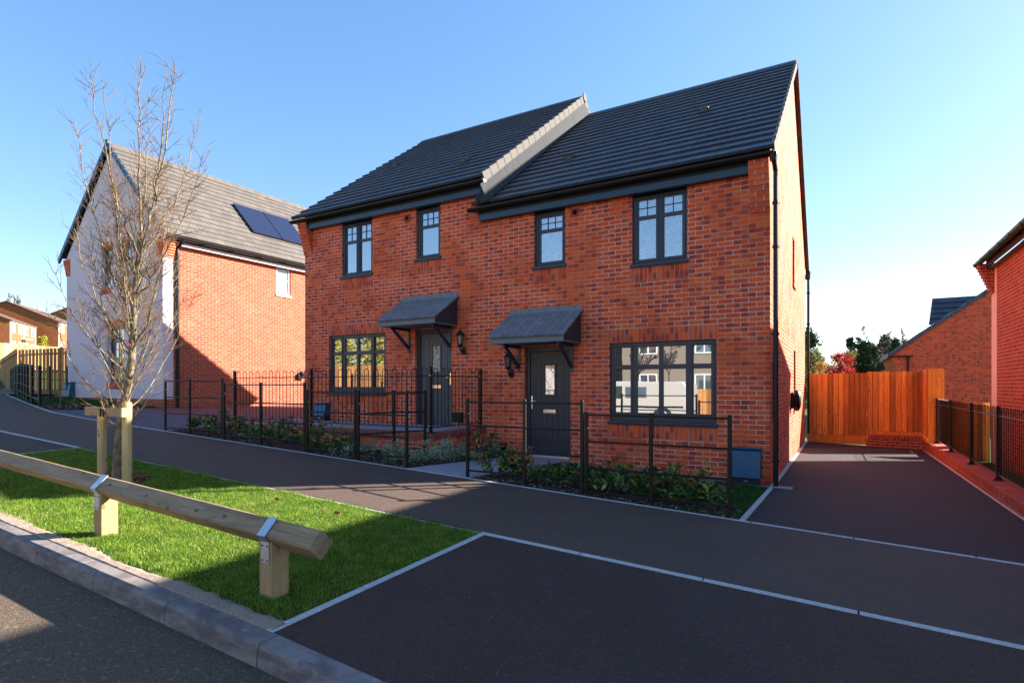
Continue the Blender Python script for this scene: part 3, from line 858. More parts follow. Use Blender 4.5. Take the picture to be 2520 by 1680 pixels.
def canopy(parent, x0, z0):
    """lean-to door canopy; x0 left edge, z0 underside height; 1.45 wide"""
    T = Tfront(9.3); x1 = x0 + 1.44; D = .74; hf = .115; H = .58
    body = MB(); 
    body.box(x0, x1, .003, D, z0 + .0, z0 + .025, T)                         # soffit
    body.box(x0, x1, D - .02, D, z0 + .025, z0 + hf, T)                  # fascia
    c = body.build('canopy', M['canopy_grp'], parent, bevel=.003)
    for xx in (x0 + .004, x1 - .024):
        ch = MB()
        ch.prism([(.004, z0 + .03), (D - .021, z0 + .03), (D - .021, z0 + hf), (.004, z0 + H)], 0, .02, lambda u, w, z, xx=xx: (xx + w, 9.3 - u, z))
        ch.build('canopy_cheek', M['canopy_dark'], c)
    sl = MB(); ang = math.atan2(H - hf, D); S = math.hypot(D + .045, (H - hf) * (D + .045) / D)
    up = Vector((0, math.cos(ang), math.sin(ang))); nr = Vector((0, -math.sin(ang), math.cos(ang)))
    P0 = Vector((x0 - .035, 9.3 - D - .045, z0 + hf - .02)) + nr * .02
    roof_slope(sl, P0, (1, 0, 0), up, nr, 1.44 + .07, S, gauge=.105, butt=.012)
    sl.build('canopy_roof', M['slate'], c)
    fl = MB(); fl.box(x0 - .02, x1 + .02, .002, .014, z0 + H + .0, z0 + H + .115, T)
    f = fl.build('flashing', M['canopy_grp'], c, bevel=.003)
    for k in range(5):
        b = MB(); xx = x0 + .12 + (x1 - x0 - .24) * k / 4
        b.lathe([(.009, 9.3 - .020), (.009, 9.3 - .013)], xx, z0 + H + .075, 10, 'y'); b.build('screw', M['dark'], f)
    for xx in (x0 + .15, x1 - .20):
        g = MB(); w = .05
        g.box(xx, xx + w, .002, .03, z0 - .50, z0, T)
        g.box(xx, xx + w, .03, D * .8, z0 - .045, z0, T)
        g.prism([(.03, z0 - .43), (.03, z0 - .36), (D * .62, z0 - .047), (D * .62 + .07, z0 - .047)], 0, w, lambda u, ww, z, xx=xx: (xx + ww, 9.3 - u, z))
        g.build('bracket', M['fascia'], c, bevel=.003)

def lantern(name, x, z, label):
    """six sided coach lantern hanging forward of its wall plate; z = plate centre height"""
    t = thing(name, (x, 9.3, z), label, 'wall lamp', 'coach lanterns beside the front doors')
    Y = 9.3
    m = MB(); m.prism([(x - .045, z - .08), (x + .045, z - .08), (x + .055, z + .02), (x + .03, z + .085), (x - .03, z + .085), (x - .055, z + .02)], .001, .02, Tfront(Y)); m.build('wall_plate', M['black_steel'], t, bevel=.004)
    m = MB(); m.tube([(x, Y - .02, z), (x, Y - .06, z - .03), (x, Y - .10, z - .02), (x, Y - .13, z + .04), (x, Y - .13, z + .09)], .015, 8)
    m.lathe([(.02, z + .07), (.05, z + .095), (.055, z + .115)], x, Y - .13, 12); m.build('arm', M['black_steel'], t, smooth=False)
    zb = z + .115
    m = MB()
    for k in range(6):
        an = math.pi / 3 * k + .3
        m.tube([(x + .045 * math.cos(an), Y - .13 + .045 * math.sin(an), zb), (x + .075 * math.cos(an), Y - .13 + .075 * math.sin(an), zb + .19)], .005, 4)
    m.lathe([(.046, zb - .002), (.05, zb + .008)], x, Y - .13, 6); m.build('lamp_cage', M['black_steel'], t)
    m = MB(); m.lathe([(.040, zb + .004), (.069, zb + .188)], x, Y - .13, 6); m.build('lamp_glass', M['glass_lamp'], t)
    m = MB(); m.lathe([(.092, zb + .185), (.088, zb + .2), (.06, zb + .235), (.045, zb + .25), (.03, zb + .275), (.012, zb + .285), (.012, zb + .30), (.016, zb + .31), (.004, zb + .33)], x, Y - .13, 12); m.build('lamp_cap', M['black_steel'], t)
    return t

# ------------------------------------------------------------------ the semi-detached pair
YF, YB, XR, XP, XL = 9.3, 18.5, -.934, -5.95, -11.25
PIT = .745
nrmR = Vector((0, -PIT, 1)).normalized(); upR = Vector((0, 1, PIT)).normalized()
def semi(name, label, x0, x1, dz, right):
    h = thing(name, (x0, YF, gz(x0, YF)), label, 'house', 'semi-detached brick houses')
    T = Tfront(YF)
    if right: ops = [(-3.073, -2.162, 3.55, 4.80), (-4.958, -4.327, 3.71, 4.80), (-3.482, -1.705, .90, 2.233), (-5.165, -4.215, .165, 2.225)]
    else: ops = [(-10.0, -9.045, 4.02, 5.33), (-7.786, -7.157, 4.17, 5.33), (-10.425, -8.648, 1.335, 2.668), (-7.81, -6.86, .62, 2.68)]
    zt = 4.80 + dz
    mb = MB(); wall_grid(mb, T, x0, x1, -.3, zt, ops, .10)
    gy = lambda y: 4.90 + dz + (y - 9.0) * PIT
    ym = (YF + YB) / 2
    for X, Tt in ((x1, Tright(x1)), (x0, Tleft(x0))):
        o2 = [(13.72, 14.34, 3.72, 4.78), (14.07, 14.70, 1.37, 2.30)] if (right and X == x1) else []
        if X == x1 or not right:
            wall_grid(mb, Tt, YF, YB, -.4, zt, o2, .10)
            p = [Tt(YF, 0, zt), Tt(YB, 0, zt), Tt(YB, 0, gy(YF)), Tt(ym, 0, gy(ym)), Tt(YF, 0, gy(YF))]
            mb.face(p if X == x0 else p[::-1])
    mb.face([(x1, YB, -.4), (x0, YB, -.4), (x0, YB, zt + .1), (x1, YB, zt + .1)])
    mb.build('wall', M['brick'], h)
    # roof
    rx0, rx1 = (x0 - .0, -.865) if right else (-11.36, XP + .02)
    S = (ym - 9.0) * math.sqrt(1 + PIT * PIT)
    rb = MB(); roof_slope(rb, (rx0, 9.0, 4.97 + dz), (1, 0, 0), upR, nrmR, rx1 - rx0, S)
    if right:   # the eaves run on a little to the left under the higher roof
        roof_slope(rb, (-6.16, 9.0, 4.97 + dz), (1, 0, 0), upR, nrmR, .16, S * .047)
    up2 = Vector((0, -1, PIT)).normalized(); n2 = Vector((0, PIT, 1)).normalized()
    roof_slope(rb, (rx1, 2 * ym - 9.0, 4.97 + dz), (-1, 0, 0), up2, n2, rx1 - rx0, S)
    rf = rb.build('roof', M['roof'], h)
    zr = 4.97 + dz + (ym - 9.0) * PIT
    ridge(rf, 'x', rx0, rx1, ym, zr, 'roof')
    # soffit and fascia
    fx0, fx1 = (-6.10, -1.215) if right else (-10.98, XP)
    m = MB(); m.box(fx0, fx1, .135, .155, 4.70 + dz, 4.90 + dz, T); f = m.build('fascia', M['fascia'], h, bevel=.002)
    m = MB(); m.box(fx0, fx1, .002, .135, 4.705 + dz, 4.72 + dz, T)
    m.box(fx0, fx0 + .015, .002, .135, 4.72 + dz, 4.9 + dz, T); m.build('soffit', M['fascia'], h)
    g0, g1 = (-6.27, -.86) if right else (-11.44, XP + .06)
    gutter(h, 'x', g0, g1, 9.05, 4.918 + dz, r=.066, side=1)
    m = MB(); m.box(fx0, fx1, .156, .175, 4.815 + dz, 4.90 + dz, T); m.build('black_gutter_strip', M['black_plastic'], h)  # black strip stands in for the gutter's shadow on the upper fascia
    m = MB(); m.box(rx0 - (.16 if right else 0), rx1, .25, .32, 4.955 + dz, 4.965 + dz, T); m.build('eaves_felt', M['lead'], h)
    if right: corbel(h, T, -1.215, -.931, 4.875, 10, .022)
    else: corbel(h, T, -11.253, -10.98, 5.400, 10, .022)
    # windows, bands
    if right:
        soldier(h, T, -3.10, -2.135, 3.265); soldier(h, T, -4.985, -4.30, 3.425)
        soldier(h, T, -3.51, -1.68, 2.24); soldier(h, T, -3.51, -1.68, .615)
        quad_window(-3.073, -2.162, 3.545, 4.70, 4.33, T, h, 'glass_film')
        single_window(-4.958, -4.327, 3.705, 4.70, 4.36, T, h, 'glass_film')
        big_window(-3.481, .90, T, h)
        door(h, -5.165, .165, 'door_r', False, -1); canopy(h, -5.45, 2.245)
        extract_vent(h, -4.13, 4.60)
        roof_vent(rf, -4.80, 10.45, 6.05); roof_vent(rf, -2.37, 11.56, 6.88)
        # pale verge caps down the right-hand edge
        m = MB(); n = 19
        for k in range(n):
            s0 = S * k / n; s1 = S * (k + 1) / n + .02
            for y0_, u_, n_ in ((9.0, upR, nrmR), (2 * ym - 9.0, up2, n2)):
                P = lambda x, s_, hh: tuple(Vector((x, y0_, 4.97)) + u_ * s_ + n_ * hh)
                m.hexa([P(-.885, s0, -.085), P(-.845, s0, -.085), P(-.845, s1, -.095), P(-.885, s1, -.095), P(-.885, s0, .052), P(-.845, s0, .052), P(-.845, s1, .034), P(-.885, s1, .034)])
        m.build('verge_cap', M['verge'], rf)
        # dark soffit strip of the rear slope seen against the sky
        m = MB(); P = lambda x, s_, hh: tuple(Vector((x, 2 * ym - 9.0, 4.97)) + up2 * s_ + n2 * hh)
        m.hexa([P(-.93, 0, -.14), P(-.83, 0, -.14), P(-.83, S, -.14), P(-.93, S, -.14), P(-.93, 0, -.09), P(-.83, 0, -.09), P(-.83, S, -.09), P(-.93, S, -.09)])
        m.build('undercloak', M['bark_dark'], rf)
        # downpipes
        dp = downpipe(h, -.845, 9.16, -.03, 4.58, top=[(-.845, 9.15, 4.66), (-.86, 9.06, 4.80), (-.87, 9.055, 4.86)], clips=(.38, 2.26, 3.55, 4.2), ny=1, r=.036)
        m = MB(); m.lathe([(.048, 4.78), (.062, 4.86), (.062, 4.90)], -.865, 9.055, 12); m.build('gutter_outlet', M['black_plastic'], dp)
        m = MB(); m.box(-.90, -.62, 9.07, 9.2, -.006, .018); m.build('gully_cover', M['slab'], dp)
        downpipe(h, -.85, 18.60, -.1, 4.45, top=[(-.85, 18.62, 4.6), (-.86, 18.72, 4.75)], clips=(.9, 2.0, 3.3, 4.2), ny=-1, r=.036)
        m = MB(); m.box(-.93, -.80, 18.52, 18.75, 4.62, 4.74); m.lathe([(.07, 4.74), (.07, 4.86)], -.86, 18.72, 12); m.build('rear_gutter_end', M['black_plastic'], h)
        downpipe(h, -.90, 9.42, .95, 1.85, r=.014, name='cable_conduit', ny=0)
        # slot windows and vents in the gable
        Tg = Tright(XR)
        for a, b, c, d in ((13.72, 14.34, 3.72, 4.78), (14.07, 14.70, 1.37, 2.30)):
            window(h, Tg, a, b, c, d, [(a + .06, b - .06, c + .06, d - .06)], (), (), 'glass', depth=.09)
        m = MB(); m.box(12.70, 12.84, .001, .006, 2.52, 2.66, Tg); m.build('air_brick', M['terra'], h)
    else:
        soldier(h, T, -10.03, -9.015, 3.735); soldier(h, T, -7.815, -7.13, 3.885)
        soldier(h, T, -10.455, -8.62, 2.673); soldier(h, T, -10.455, -8.62, 1.05)
        quad_window(-10.0, -9.045, 4.015, 5.22, 4.80, T, h, 'glass_up')
        single_window(-7.786, -7.157, 4.165, 5.22, 4.84, T, h, 'glass_up')
        big_window(-10.424, 1.336, T, h)
        door(h, -7.81, .62, 'door_l', True, 1); canopy(h, -8.15, 2.70)
        extract_vent(h, -8.03, 5.08)
        roof_vent(rf, -10.38, 11.50, 7.35); roof_vent(rf, -7.23, 10.22, 6.40)
        # exposed stepped verge and lead flashing over the lower roof
        m = MB(); n = 19
        for k in range(n):
            s0 = S * k / n + .012; s1 = S * (k + 1) / n - .002
            for y0_, u_, n_ in ((9.0, upR, nrmR), (2 * ym - 9.0, up2, n2)):
                P = lambda x, s_, hh: tuple(Vector((x, y0_, 4.97 + dz)) + u_ * s_ + n_ * hh)
                X0, X1 = XP - .02, XP + .055
                m.hexa([P(X0, s0, -.12), P(X1, s0, -.12), P(X1, s1, -.145), P(X0, s1, -.145), P(X0, s0, .066), P(X1, s0, .066), P(X1, s1, .044), P(X0, s1, .044)])
        m.build('verge_cap', M['verge'], rf, bevel=.004)
        m = MB(); m.lathe([(.11, XP + .05), (.11, XP + .075)], ym, zr - .0, 16, 'x'); m.build('ridge_end_disc', M['verge'], rf)
        m = MB(); n = 6
        for k in range(n):
            s0, s1 = S * k / n - (.05 if k else .1), S * (k + 1) / n
            P = lambda x, s_, zz: tuple(Vector((x, 9.0, 4.97)) + upR * s_ + Vector((0, 0, zz)))
            e = .002 * (k % 2)
            m.hexa([P(XP + .035 + e, s0, .03), P(XP + .20 + e, s0, .055), P(XP + .20 + e, s1, .055), P(XP + .035 + e, s1, .03), P(XP + .028 + e, s0, .40), P(XP + .045 + e, s0, .40), P(XP + .045 + e, s1, .40), P(XP + .028 + e, s1, .40)])
        m.build('lead_flashing', M['lead'], rf)
        m = MB(); m.box(XP - .16, XP + .02, .0, .24, 4.985, 5.20, T); m.build('eaves_box_end', M['lead'], h)
    return h
semi('brick_house', 'red brick house with plain dark door, filmed upper windows and gable end beside the driveway', XP, XR, 0.0, True)
semi('brick_house', 'red brick house with higher roof and grey woodgrain door above the raised brick terrace', XL, XP, .52, False)
lantern('wall_lamp', -5.44, 1.73, 'black lantern on the wall left of the plain dark door')
lantern('wall_lamp', -6.55, 2.20, 'black lantern on the wall right of the grey woodgrain door')

# ------------------------------------------------------------------ terrace in front of the left house
TZ = .69
t = thing('retaining_wall', (-6.01, 7.56, .3), 'low red brick wall holding up the paved terrace below the woodgrain door', 'brick wall')
m = MB(); T = Tfront(7.56)
m.box(-11.7, -6.01, -.215, 0, 0, TZ - .115, T); m.box(-6.225, -6.013, 7.775, 9.298, 0, TZ - .115)
m.build('wall', M['brick'], t)
m = MB()
L = 5.69
m.face([(-11.7, 7.555, TZ - .113), (-6.005, 7.555, TZ - .113), (-6.005, 7.555, TZ - .002), (-11.7, 7.555, TZ - .002)], [(0, 0), (L, 0), (L, .225), (0, .225)])
m.face([(-6.005, 7.555, TZ - .113), (-6.005, 9.297, TZ - .113), (-6.005, 9.297, TZ - .002), (-6.005, 7.555, TZ - .002)], [(0, 0), (1.74, 0), (1.74, .225), (0, .225)])
m.face([(-11.7, 7.555, TZ - .002), (-6.005, 7.555, TZ - .002), (-6.005, 7.775, TZ - .002), (-11.7, 7.775, TZ - .002)], [(0, 0), (L, 0), (L, .225), (0, .225)])
m.face([(-6.225, 7.775, TZ - .002), (-6.005, 7.775, TZ - .002), (-6.005, 9.297, TZ - .002), (-6.225, 9.297, TZ - .002)], [(0, 0), (0, .225), (1.74, .225), (1.74, 0)])
m.build('coping', M['coping'], t)
m = MB(); m.box(-11.7, -6.226, 7.776, 9.297, TZ - .3, TZ - .006)
tag(m.build('terrace_paving', M['slab']), kind='structure')

# ------------------------------------------------------------------ hoop-top railings
def hoop_panel(mb, p0, p1, zb, zt, n, r=.007):
    p0, p1 = Vector(p0), Vector(p1); d = (p1 - p0) / (2 * n)
    for k in range(n):
        a = p0 + d * (2 * k + .5); b = p0 + d * (2 * k + 1.5); w = (b - a).length / 2; c = (a + b) / 2; u = (b - a).normalized()
        pts = [a + Vector((0, 0, zb)), a + Vector((0, 0, zt - w))]
        for q in range(1, 6):
            an = math.pi * (1 - q / 6); pts.append(c + u * (w * math.cos(an)) + Vector((0, 0, zt - w + w * math.sin(an))))
        pts += [b + Vector((0, 0, zt - w)), b + Vector((0, 0, zb))]
        mb.tube(pts, r, 6, cap=False)
    for z in (zb + .0, zt - .14):
        for y in (0,): mb.tube([p0 + Vector((0, 0, z)), p1 + Vector((0, 0, z))], .010, 6)
def railing_post(parent, x, y, z0, z1, size=.05, foot=True, name='post'):
    m = MB(); s = size / 2; m.box(x - s, x + s, y - s, y + s, z0, z1)
    if foot: m.box(x - .07, x + .07, y - .06, y + .06, z0 - .001, z0 + .012); m.prism([(x - .055, z0 + .012), (x + .055, z0 + .012), (x + s, z0 + .05), (x - s, z0 + .05)], -.004, .004, lambda u, w, z: (u, y + w, z))
    p = m.build(name, M['black_steel'], parent, bevel=.004)
    b = MB()
    for z in (z1 - .15, z0 + .12): b.lathe([(.010, y - s - .010), (.010, y - s)], x, z, 8, 'y'); b.lathe([(.010, x + s), (.010, x + s + .01)], y, z, 8, 'x')
    b.build('bolt', M['bolt'], p)
    return p
zc = TZ
t = thing('hoop_railing', (-8.8, 7.66, zc), 'black hoop-top railing standing on the brick terrace wall', 'railing')
px = [-11.55, -9.09, -6.60]
Yr = 7.66
for a in px[:2] + [-6.09]: railing_post(t, a, Yr, zc, zc + 1.14)
for a, b, n in ((-11.52, -9.115, 11), (-9.065, -6.115, 13)):
    m = MB(); hoop_panel(m, (a, Yr, 0), (b, Yr, 0), zc + .09, zc + 1.12, n); m.build('hoop_panel', M['black_steel'], t)
t = thing('hoop_railing', (-6.1, 9.2, zc), 'short black hoop-top railing turning from the terrace corner back to the wall', 'railing')
railing_post(t, -6.09, 9.20, zc, zc + 1.14)
m = MB(); hoop_panel(m, (-6.09, 7.69, 0), (-6.09, 9.175, 0), zc + .09, zc + 1.12, 7); m.build('hoop_panel', M['black_steel'], t)

# ------------------------------------------------------------------ estate fences
def estate_post(parent, x, y, zt, th=.042, zb=None):
    m = MB(); s = th / 2; zb = gz(x, y) - .03 if zb is None else zb
    m.box(x - s, x + s, y - s * .8, y + s * .8, zb, zt); return m.build('post', M['black_steel'], parent, bevel=.005)
def estate_panel(parent, pts, zt, rails=(.04, .36, .68, .965), r=.0125):
    """pts post positions; all rails level; zt top height"""
    for x, y in pts: estate_post(parent, x, y, zt)
    for d in rails:
        m = MB(); a, b = pts[0], pts[-1]
        m.tube([(p[0], p[1], zt - d) for p in pts], r, 8); m.build('rail', M['black_steel'], parent)
def bolt_at(parent, x, y, z):
    m = MB(); m.lathe([(.011, x + .02), (.011, x + .036)], y, z, 8, 'x'); m.build('bolt', M['bolt'], parent)
GRP = 'black estate fence sections along the back of the pavement'
AYF = 6.29
secs = [
    ([(-4.37), (-3.49), (-2.70)], 1.32, 'black estate fence section in front of the plain dark door'),
    ([(-2.645), (-1.86), (-1.02)], 1.19, 'black estate fence section in front of the large lower window near the driveway'),
    ([(-11.75), (-10.90), (-9.86)], 1.63, 'leftmost estate fence section of the left garden, beside the paved drive'),
    ([(-9.80), (-8.75), (-7.62)], 1.555, 'black estate fence section in front of the hoop railing and left lower window'),
    ([(-7.56), (-6.47)], 1.435, 'black estate fence section with photinia leaves pushing through, right of the tallest double post'),
    ([(-6.41), (-5.44)], 1.425, 'black estate fence section ending at the paved garden path'),
]
for xs_, zt, lab in secs:
    t = thing('estate_fence', (xs_[0], AYF, gz(xs_[0], AYF)), lab, 'metal fence', GRP)
    estate_panel(t, [(x_, AYF) for x_ in xs_], zt)
    bolt_at(t, xs_[0], AYF, zt - .2)
t = thing('estate_fence', (-6.47, 6.33, gz(-6.47, 6.3)), 'estate fence section running back from the pavement to the terrace corner', 'metal fence', GRP)
estate_panel(t, [(-6.47, 6.34), (-6.28, 6.95), (-6.06, 7.47)], 1.425)

# far left estate fence on the curve
base = [(-19.5, 7.02), (-20.85, 7.32), (-22.1, 7.64), (-23.0, 7.88), (-24.3, 8.25), (-25.7, 8.64), (-27.1, 9.06), (-28.5, 9.47), (-29.9, 9.89), (-31.3, 10.3), (-33, 10.8)]
t = thing('estate_fence', (-19.5, 7.02, gz(-19.5, 7.02)), 'long black estate fence curving away at the far left beside the white gable', 'metal fence')
for i, (x_, y_) in enumerate(base): estate_post(t, x_, y_, gz(x_, y_) + 1.12, .075)
for i in range(len(base) - 1):
    (xa, ya), (xb, yb) = base[i], base[i + 1]
    m = MB()
    for d in (.06, .36, .68, .96): m.tube([(xa, ya, gz(xa, ya) + 1.12 - d), (xb, yb, gz(xb, yb) + 1.12 - d)], .012, 6)
    m.build('rail', M['black_steel'], t)
t = thing('estate_fence', (-19.5, 7.1, gz(-19.5, 7.02)), 'black estate fence running back to the left corner of the white gable', 'metal fence')
pts = [(-19.6, 7.1), (-21.5, 8.0), (-23.4, 9.2)]
for i, (x_, y_) in enumerate(pts[1:]): estate_post(t, x_, y_, gz(x_, y_) + 1.1, .05)
for d in (.06, .36, .68, .96):
    m = MB(); m.tube([(x_, y_, gz(-20, 7.5) + 1.1 - d) for x_, y_ in pts], .012, 6); m.build('rail', M['black_steel'], t)

# ------------------------------------------------------------------ right side: wall, railing, timber fence
t = thing('retaining_wall', (2.05, 11, -.1), 'low red brick wall along the right side of the driveway, under the railings', 'brick wall')
Z1 = .06
m = MB(); m.box(1.89, 2.20, 5.4, 18.55, -.6, Z1 - .112); m.build('wall', M['brick_right'], t)
m = MB(); L = 13.15
m.face([(1.884, 18.55, Z1 - .11), (1.884, 5.4, Z1 - .11), (1.884, 5.4, Z1), (1.884, 18.55, Z1)], [(0, 0), (L, 0), (L, .22), (0, .22)])
m.face([(1.884, 5.4, Z1), (2.21, 5.4, Z1), (2.21, 18.55, Z1), (1.884, 18.55, Z1)], [(0, 0), (0, .225), (L, .225), (L, 0)])
m.face([(2.21, 5.4, Z1), (2.21, 5.4, Z1 - .11), (2.21, 18.55, Z1 - .11), (2.21, 18.55, Z1)])
m.face([(1.884, 5.4, Z1 - .11), (2.21, 5.4, Z1 - .11), (2.21, 5.4, Z1), (1.884, 5.4, Z1)])
m.build('coping', M['coping'], t)
t = thing('retaining_wall', (1.2, 18.5, -.1), 'short low brick wall across the end of the driveway under the timber fence', 'brick wall')
m = MB(); m.box(.58, 1.88, 18.42, 18.62, -.5, .045, None); m.build('wall', M['brick_right'], t)
m = MB(); m.face([(.60, 18.41, .047), (1.88, 18.41, .047), (1.88, 18.41, .155), (.60, 18.41, .155)], [(0, 0), (1.28, 0), (1.28, .225), (0, .225)]); m.face([(.60, 18.41, .155), (1.88, 18.41, .155), (1.88, 18.62, .155), (.60, 18.62, .155)], [(0, 0), (1.28, 0), (1.28, .225), (0, .225)])
m.build('coping', M['coping'], t)

t = thing('hoop_railing', (2.05, 12, Z1), 'long black hoop-top railing standing on the low wall at the right of the driveway', 'railing')
ys = [6.9, 9.05, 11.13, 13.19, 15.45, 17.55]
for y_ in ys: railing_post(t, 2.05, y_, Z1, Z1 + 1.13, .055)
for a, b in zip(ys[:-1], ys[1:]):
    m = MB(); hoop_panel(m, (2.05, b - .03, 0), (2.05, a + .03, 0), Z1 + .09, Z1 + 1.12, 10); m.build('hoop_panel', M['black_steel'], t)

def board_fence(name, label, P0, P1, z0, z1, mat, width=.125, gap=.0, lap=True, back=False, kick=.0, kmat=None, group=None, cap=False, posts=()):
    P0, P1 = Vector(P0), Vector(P1); d = P1 - P0; L = d.length; u = d / L; n = Vector((u.y, -u.x))     # n = face normal on the right of travel
    t = thing(name, ((P0.x + P1.x) / 2, (P0.y + P1.y) / 2, z0), label, 'timber fence', group)
    T = lambda a, w, z: (P0.x + u.x * a + n.x * w, P0.y + u.y * a + n.y * w, z)
    mb = MB(); a = 0; k = 0
    while a < L - .02:
        w = min(width * random.uniform(.96, 1.04), L - a); o = (.016 if k % 2 else 0) if lap else 0
        mb.box(a + .0015, a + w - .0015 + (.012 if lap and k % 2 and not gap else 0), o, o + .016, z0 + kick + random.uniform(0, .004), z1 + random.uniform(-.008, .006), T)
        a += w - (.012 if lap and k % 2 == 0 and not gap else 0) + gap; k += 1
    mb.build('boards', M[mat], t)
    if kick:
        m = MB(); m.box(0, L, .002, .045, z0, z0 + kick - .004, T); m.build('gravel_board', M[kmat or mat], t)
    if back:
        m = MB(); m.box(0, L, -.006, -.001, z0, z1 - .012, T); m.build('dark_gap_sheet', M['bark_dark'], t)  # added dark sheet imitates the shadow lines between the boards
    for z in (z0 + .35, z1 - .25):
        m = MB(); m.box(0, L, -.055, -.008, z, z + .07, T); m.build('back_rail', M[mat], t)
    if cap:
        m = MB(); m.box(-.02, L + .02, -.03, .06, z1 + .002, z1 + .035, T); m.build('cap_rail', M[mat], t)
    for p in posts:
        m = MB(); m.box(p - .05, p + .05, -.10, -.052, z0, z1 + .05, T); m.build('post', M[mat], t)
    return t
t = board_fence('timber_fence', 'orange-brown close boarded fence across the end of the driveway, left of the brick step', (-.88, 18.60), (.60, 18.60), -.14, 1.86, 'timber_orange', kick=.25, back=True, gap=.007)
t = board_fence('timber_fence', 'orange-brown close boarded fence standing on the short low wall at the driveway end', (.605, 18.63), (1.86, 18.63), .157, 1.895, 'timber_orange', kick=.10, back=True, gap=.007)
# return at the right end, built as a boarded pier
t = board_fence('timber_fence', 'tall orange boarded fence return beside the end of the hoop railing', (1.885, 18.6), (1.885, 17.60), .065, 1.93, 'timber_orange', kick=.10)
t2 = board_fence('timber_fence', 'narrow orange boarded fence end facing the camera, behind the first railing bars', (1.87, 17.59), (2.20, 17.59), .06, 1.93, 'timber_orange', width=.165, lap=False)
t = board_fence('timber_fence', 'lower dark boarded fence between the railing and the right-hand house', (2.24, 17.0), (2.97, 17.0), -.6, 1.11, 'timber_orange')
tag(sheet('garden_turf', 2.22, 3.0, 5.4, 20, M['field'], dz=-.25, ny=4), kind='structure')

# ------------------------------------------------------------------ the right-hand neighbour
NX, NY0, NY1 = 2.97, 5.7, 16.79
h = thing('brick_house', (NX, NY1, -.3), 'deep red brick house at the right edge with a pink rendered corner and black gutter', 'house')
mb = MB(); T = Tleft(NX); EZ = 4.10; RX, RZ = 5.45, 6.88
wall_grid(mb, T, NY0, 16.28, -.6, EZ + .1)
X2 = 2 * RX - NX
mb.face([(X2, NY0, -.6), (X2, NY1, -.6), (X2, NY1, EZ), (X2, NY0, EZ)])
mb.face([(NX, NY0, -.6), (X2, NY0, -.6), (X2, NY0, EZ + .1), (RX, NY0, RZ - .05), (NX, NY0, EZ + .1)])
mb.build('wall', M['brick_right'], h)
mb = MB(); wall_grid(mb, T, 16.28, NY1, -.6, EZ + .1)
mb.face([(X2, NY1, -.6), (NX, NY1, -.6), (NX, NY1, EZ + .1), (RX, NY1, RZ - .05), (X2, NY1, EZ + .1)])
mb.build('rendered_gable', M['render_pink'], h)
pit = (RZ - 4.35) / (RX - 2.72); sl = math.sqrt(1 + pit * pit)
mb = MB()
for sg in (-1, 1):
    u = Vector((-sg, 0, pit)).normalized(); n_ = Vector((sg * pit, 0, 1)).normalized()
    roof_slope(mb, (RX + sg * (RX - 2.72), NY0 - .05, 4.35), (0, 1, 0), u, n_, NY1 - NY0 + .12, (RX - 2.72) * sl)
rf = mb.build('roof', M['roof'], h); ridge(rf, 'y', NY0 - .05, NY1 + .07, RX, RZ + .02, M and 'roof', pitch=pit)
gutter(h, 'y', NY0 - .05, NY1 + .10, 2.715, 4.325, r=.072, side=1, step=.75)
m = MB(); m.box(NY0, NY1 - .3, .13, .15, 4.16, 4.40, T); m.build('fascia', M['neighbour_fascia'], h)
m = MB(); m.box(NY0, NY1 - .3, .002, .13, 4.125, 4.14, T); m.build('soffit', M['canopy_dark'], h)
corbel(h, T, NY1 - .30, NY1 + .01, 4.27, 9, .030, 'brick_right')

# ------------------------------------------------------------------ far catslide house on the right
h = thing('brick_house', (5, 33.6, -.5), 'distant brick house with a long sloping roof edge behind the timber fence', 'house')
T = Tfront(33.6); mb = MB()
poly = [(2.46, -1.0), (12, -1.0), (12, 9.6), (9.2, 8.4), (5.81, 5.86), (2.25, 3.10), (2.10, 2.98), (2.22, 2.6), (2.46, 2.0)]
mb.prism(poly, 0, -7, T); mb.build('wall', M['brick_far'], h)
m = MB(); s = (5.88 - 3.04) / (5.81 - 2.0)
for k in range(12):
    a = 1.95 + k * .62; b = a + .64; za = 3.04 + (a - 2.0) * s
    m.hexa([(a, 33.5, za - .10), (b, 33.5, za - .10 + .64 * s), (b, 40.6, za - .10 + .64 * s), (a, 40.6, za - .10), (a, 33.5, za + .13), (b, 33.5, za + .08 + .64 * s), (b, 40.6, za + .08 + .64 * s), (a, 40.6, za + .13)])
rf = m.build('roof', M['roof'], h)
m = MB(); u = Vector((0, 1.5, 1.5)).normalized(); n_ = Vector((0, -1, 1)).normalized()
S_ = math.hypot(1.5, 1.55)
for i in range(5):
    P = lambda x, s_, hh: tuple(Vector((x, 36.6, 4.72)) + u * s_ + n_ * hh); a, b = S_ * i / 5, S_ * (i + 1) / 5 + .02
    xl = lambda s_: 3.92 + .32 * s_ / S_
    m.face([P(xl(a), a, .05), P(9, a, .05), P(9, b, .01), P(xl(b), b, .01)]); m.face([P(xl(a), a, -.03), P(9, a, -.03), P(9, a, .05), P(xl(a), a, .05)])
m.face([(3.92, 36.6, 4.72), (4.24, 37.7, 5.80), (4.24, 40, 4.7)])
m.build('cross_roof', M['roof'], h)
gutter(h, 'x', 2.0, 2.98, 33.50, 2.98, r=.06, brackets=False)
downpipe(h, 2.77, 33.52, -.6, 2.94, r=.05)

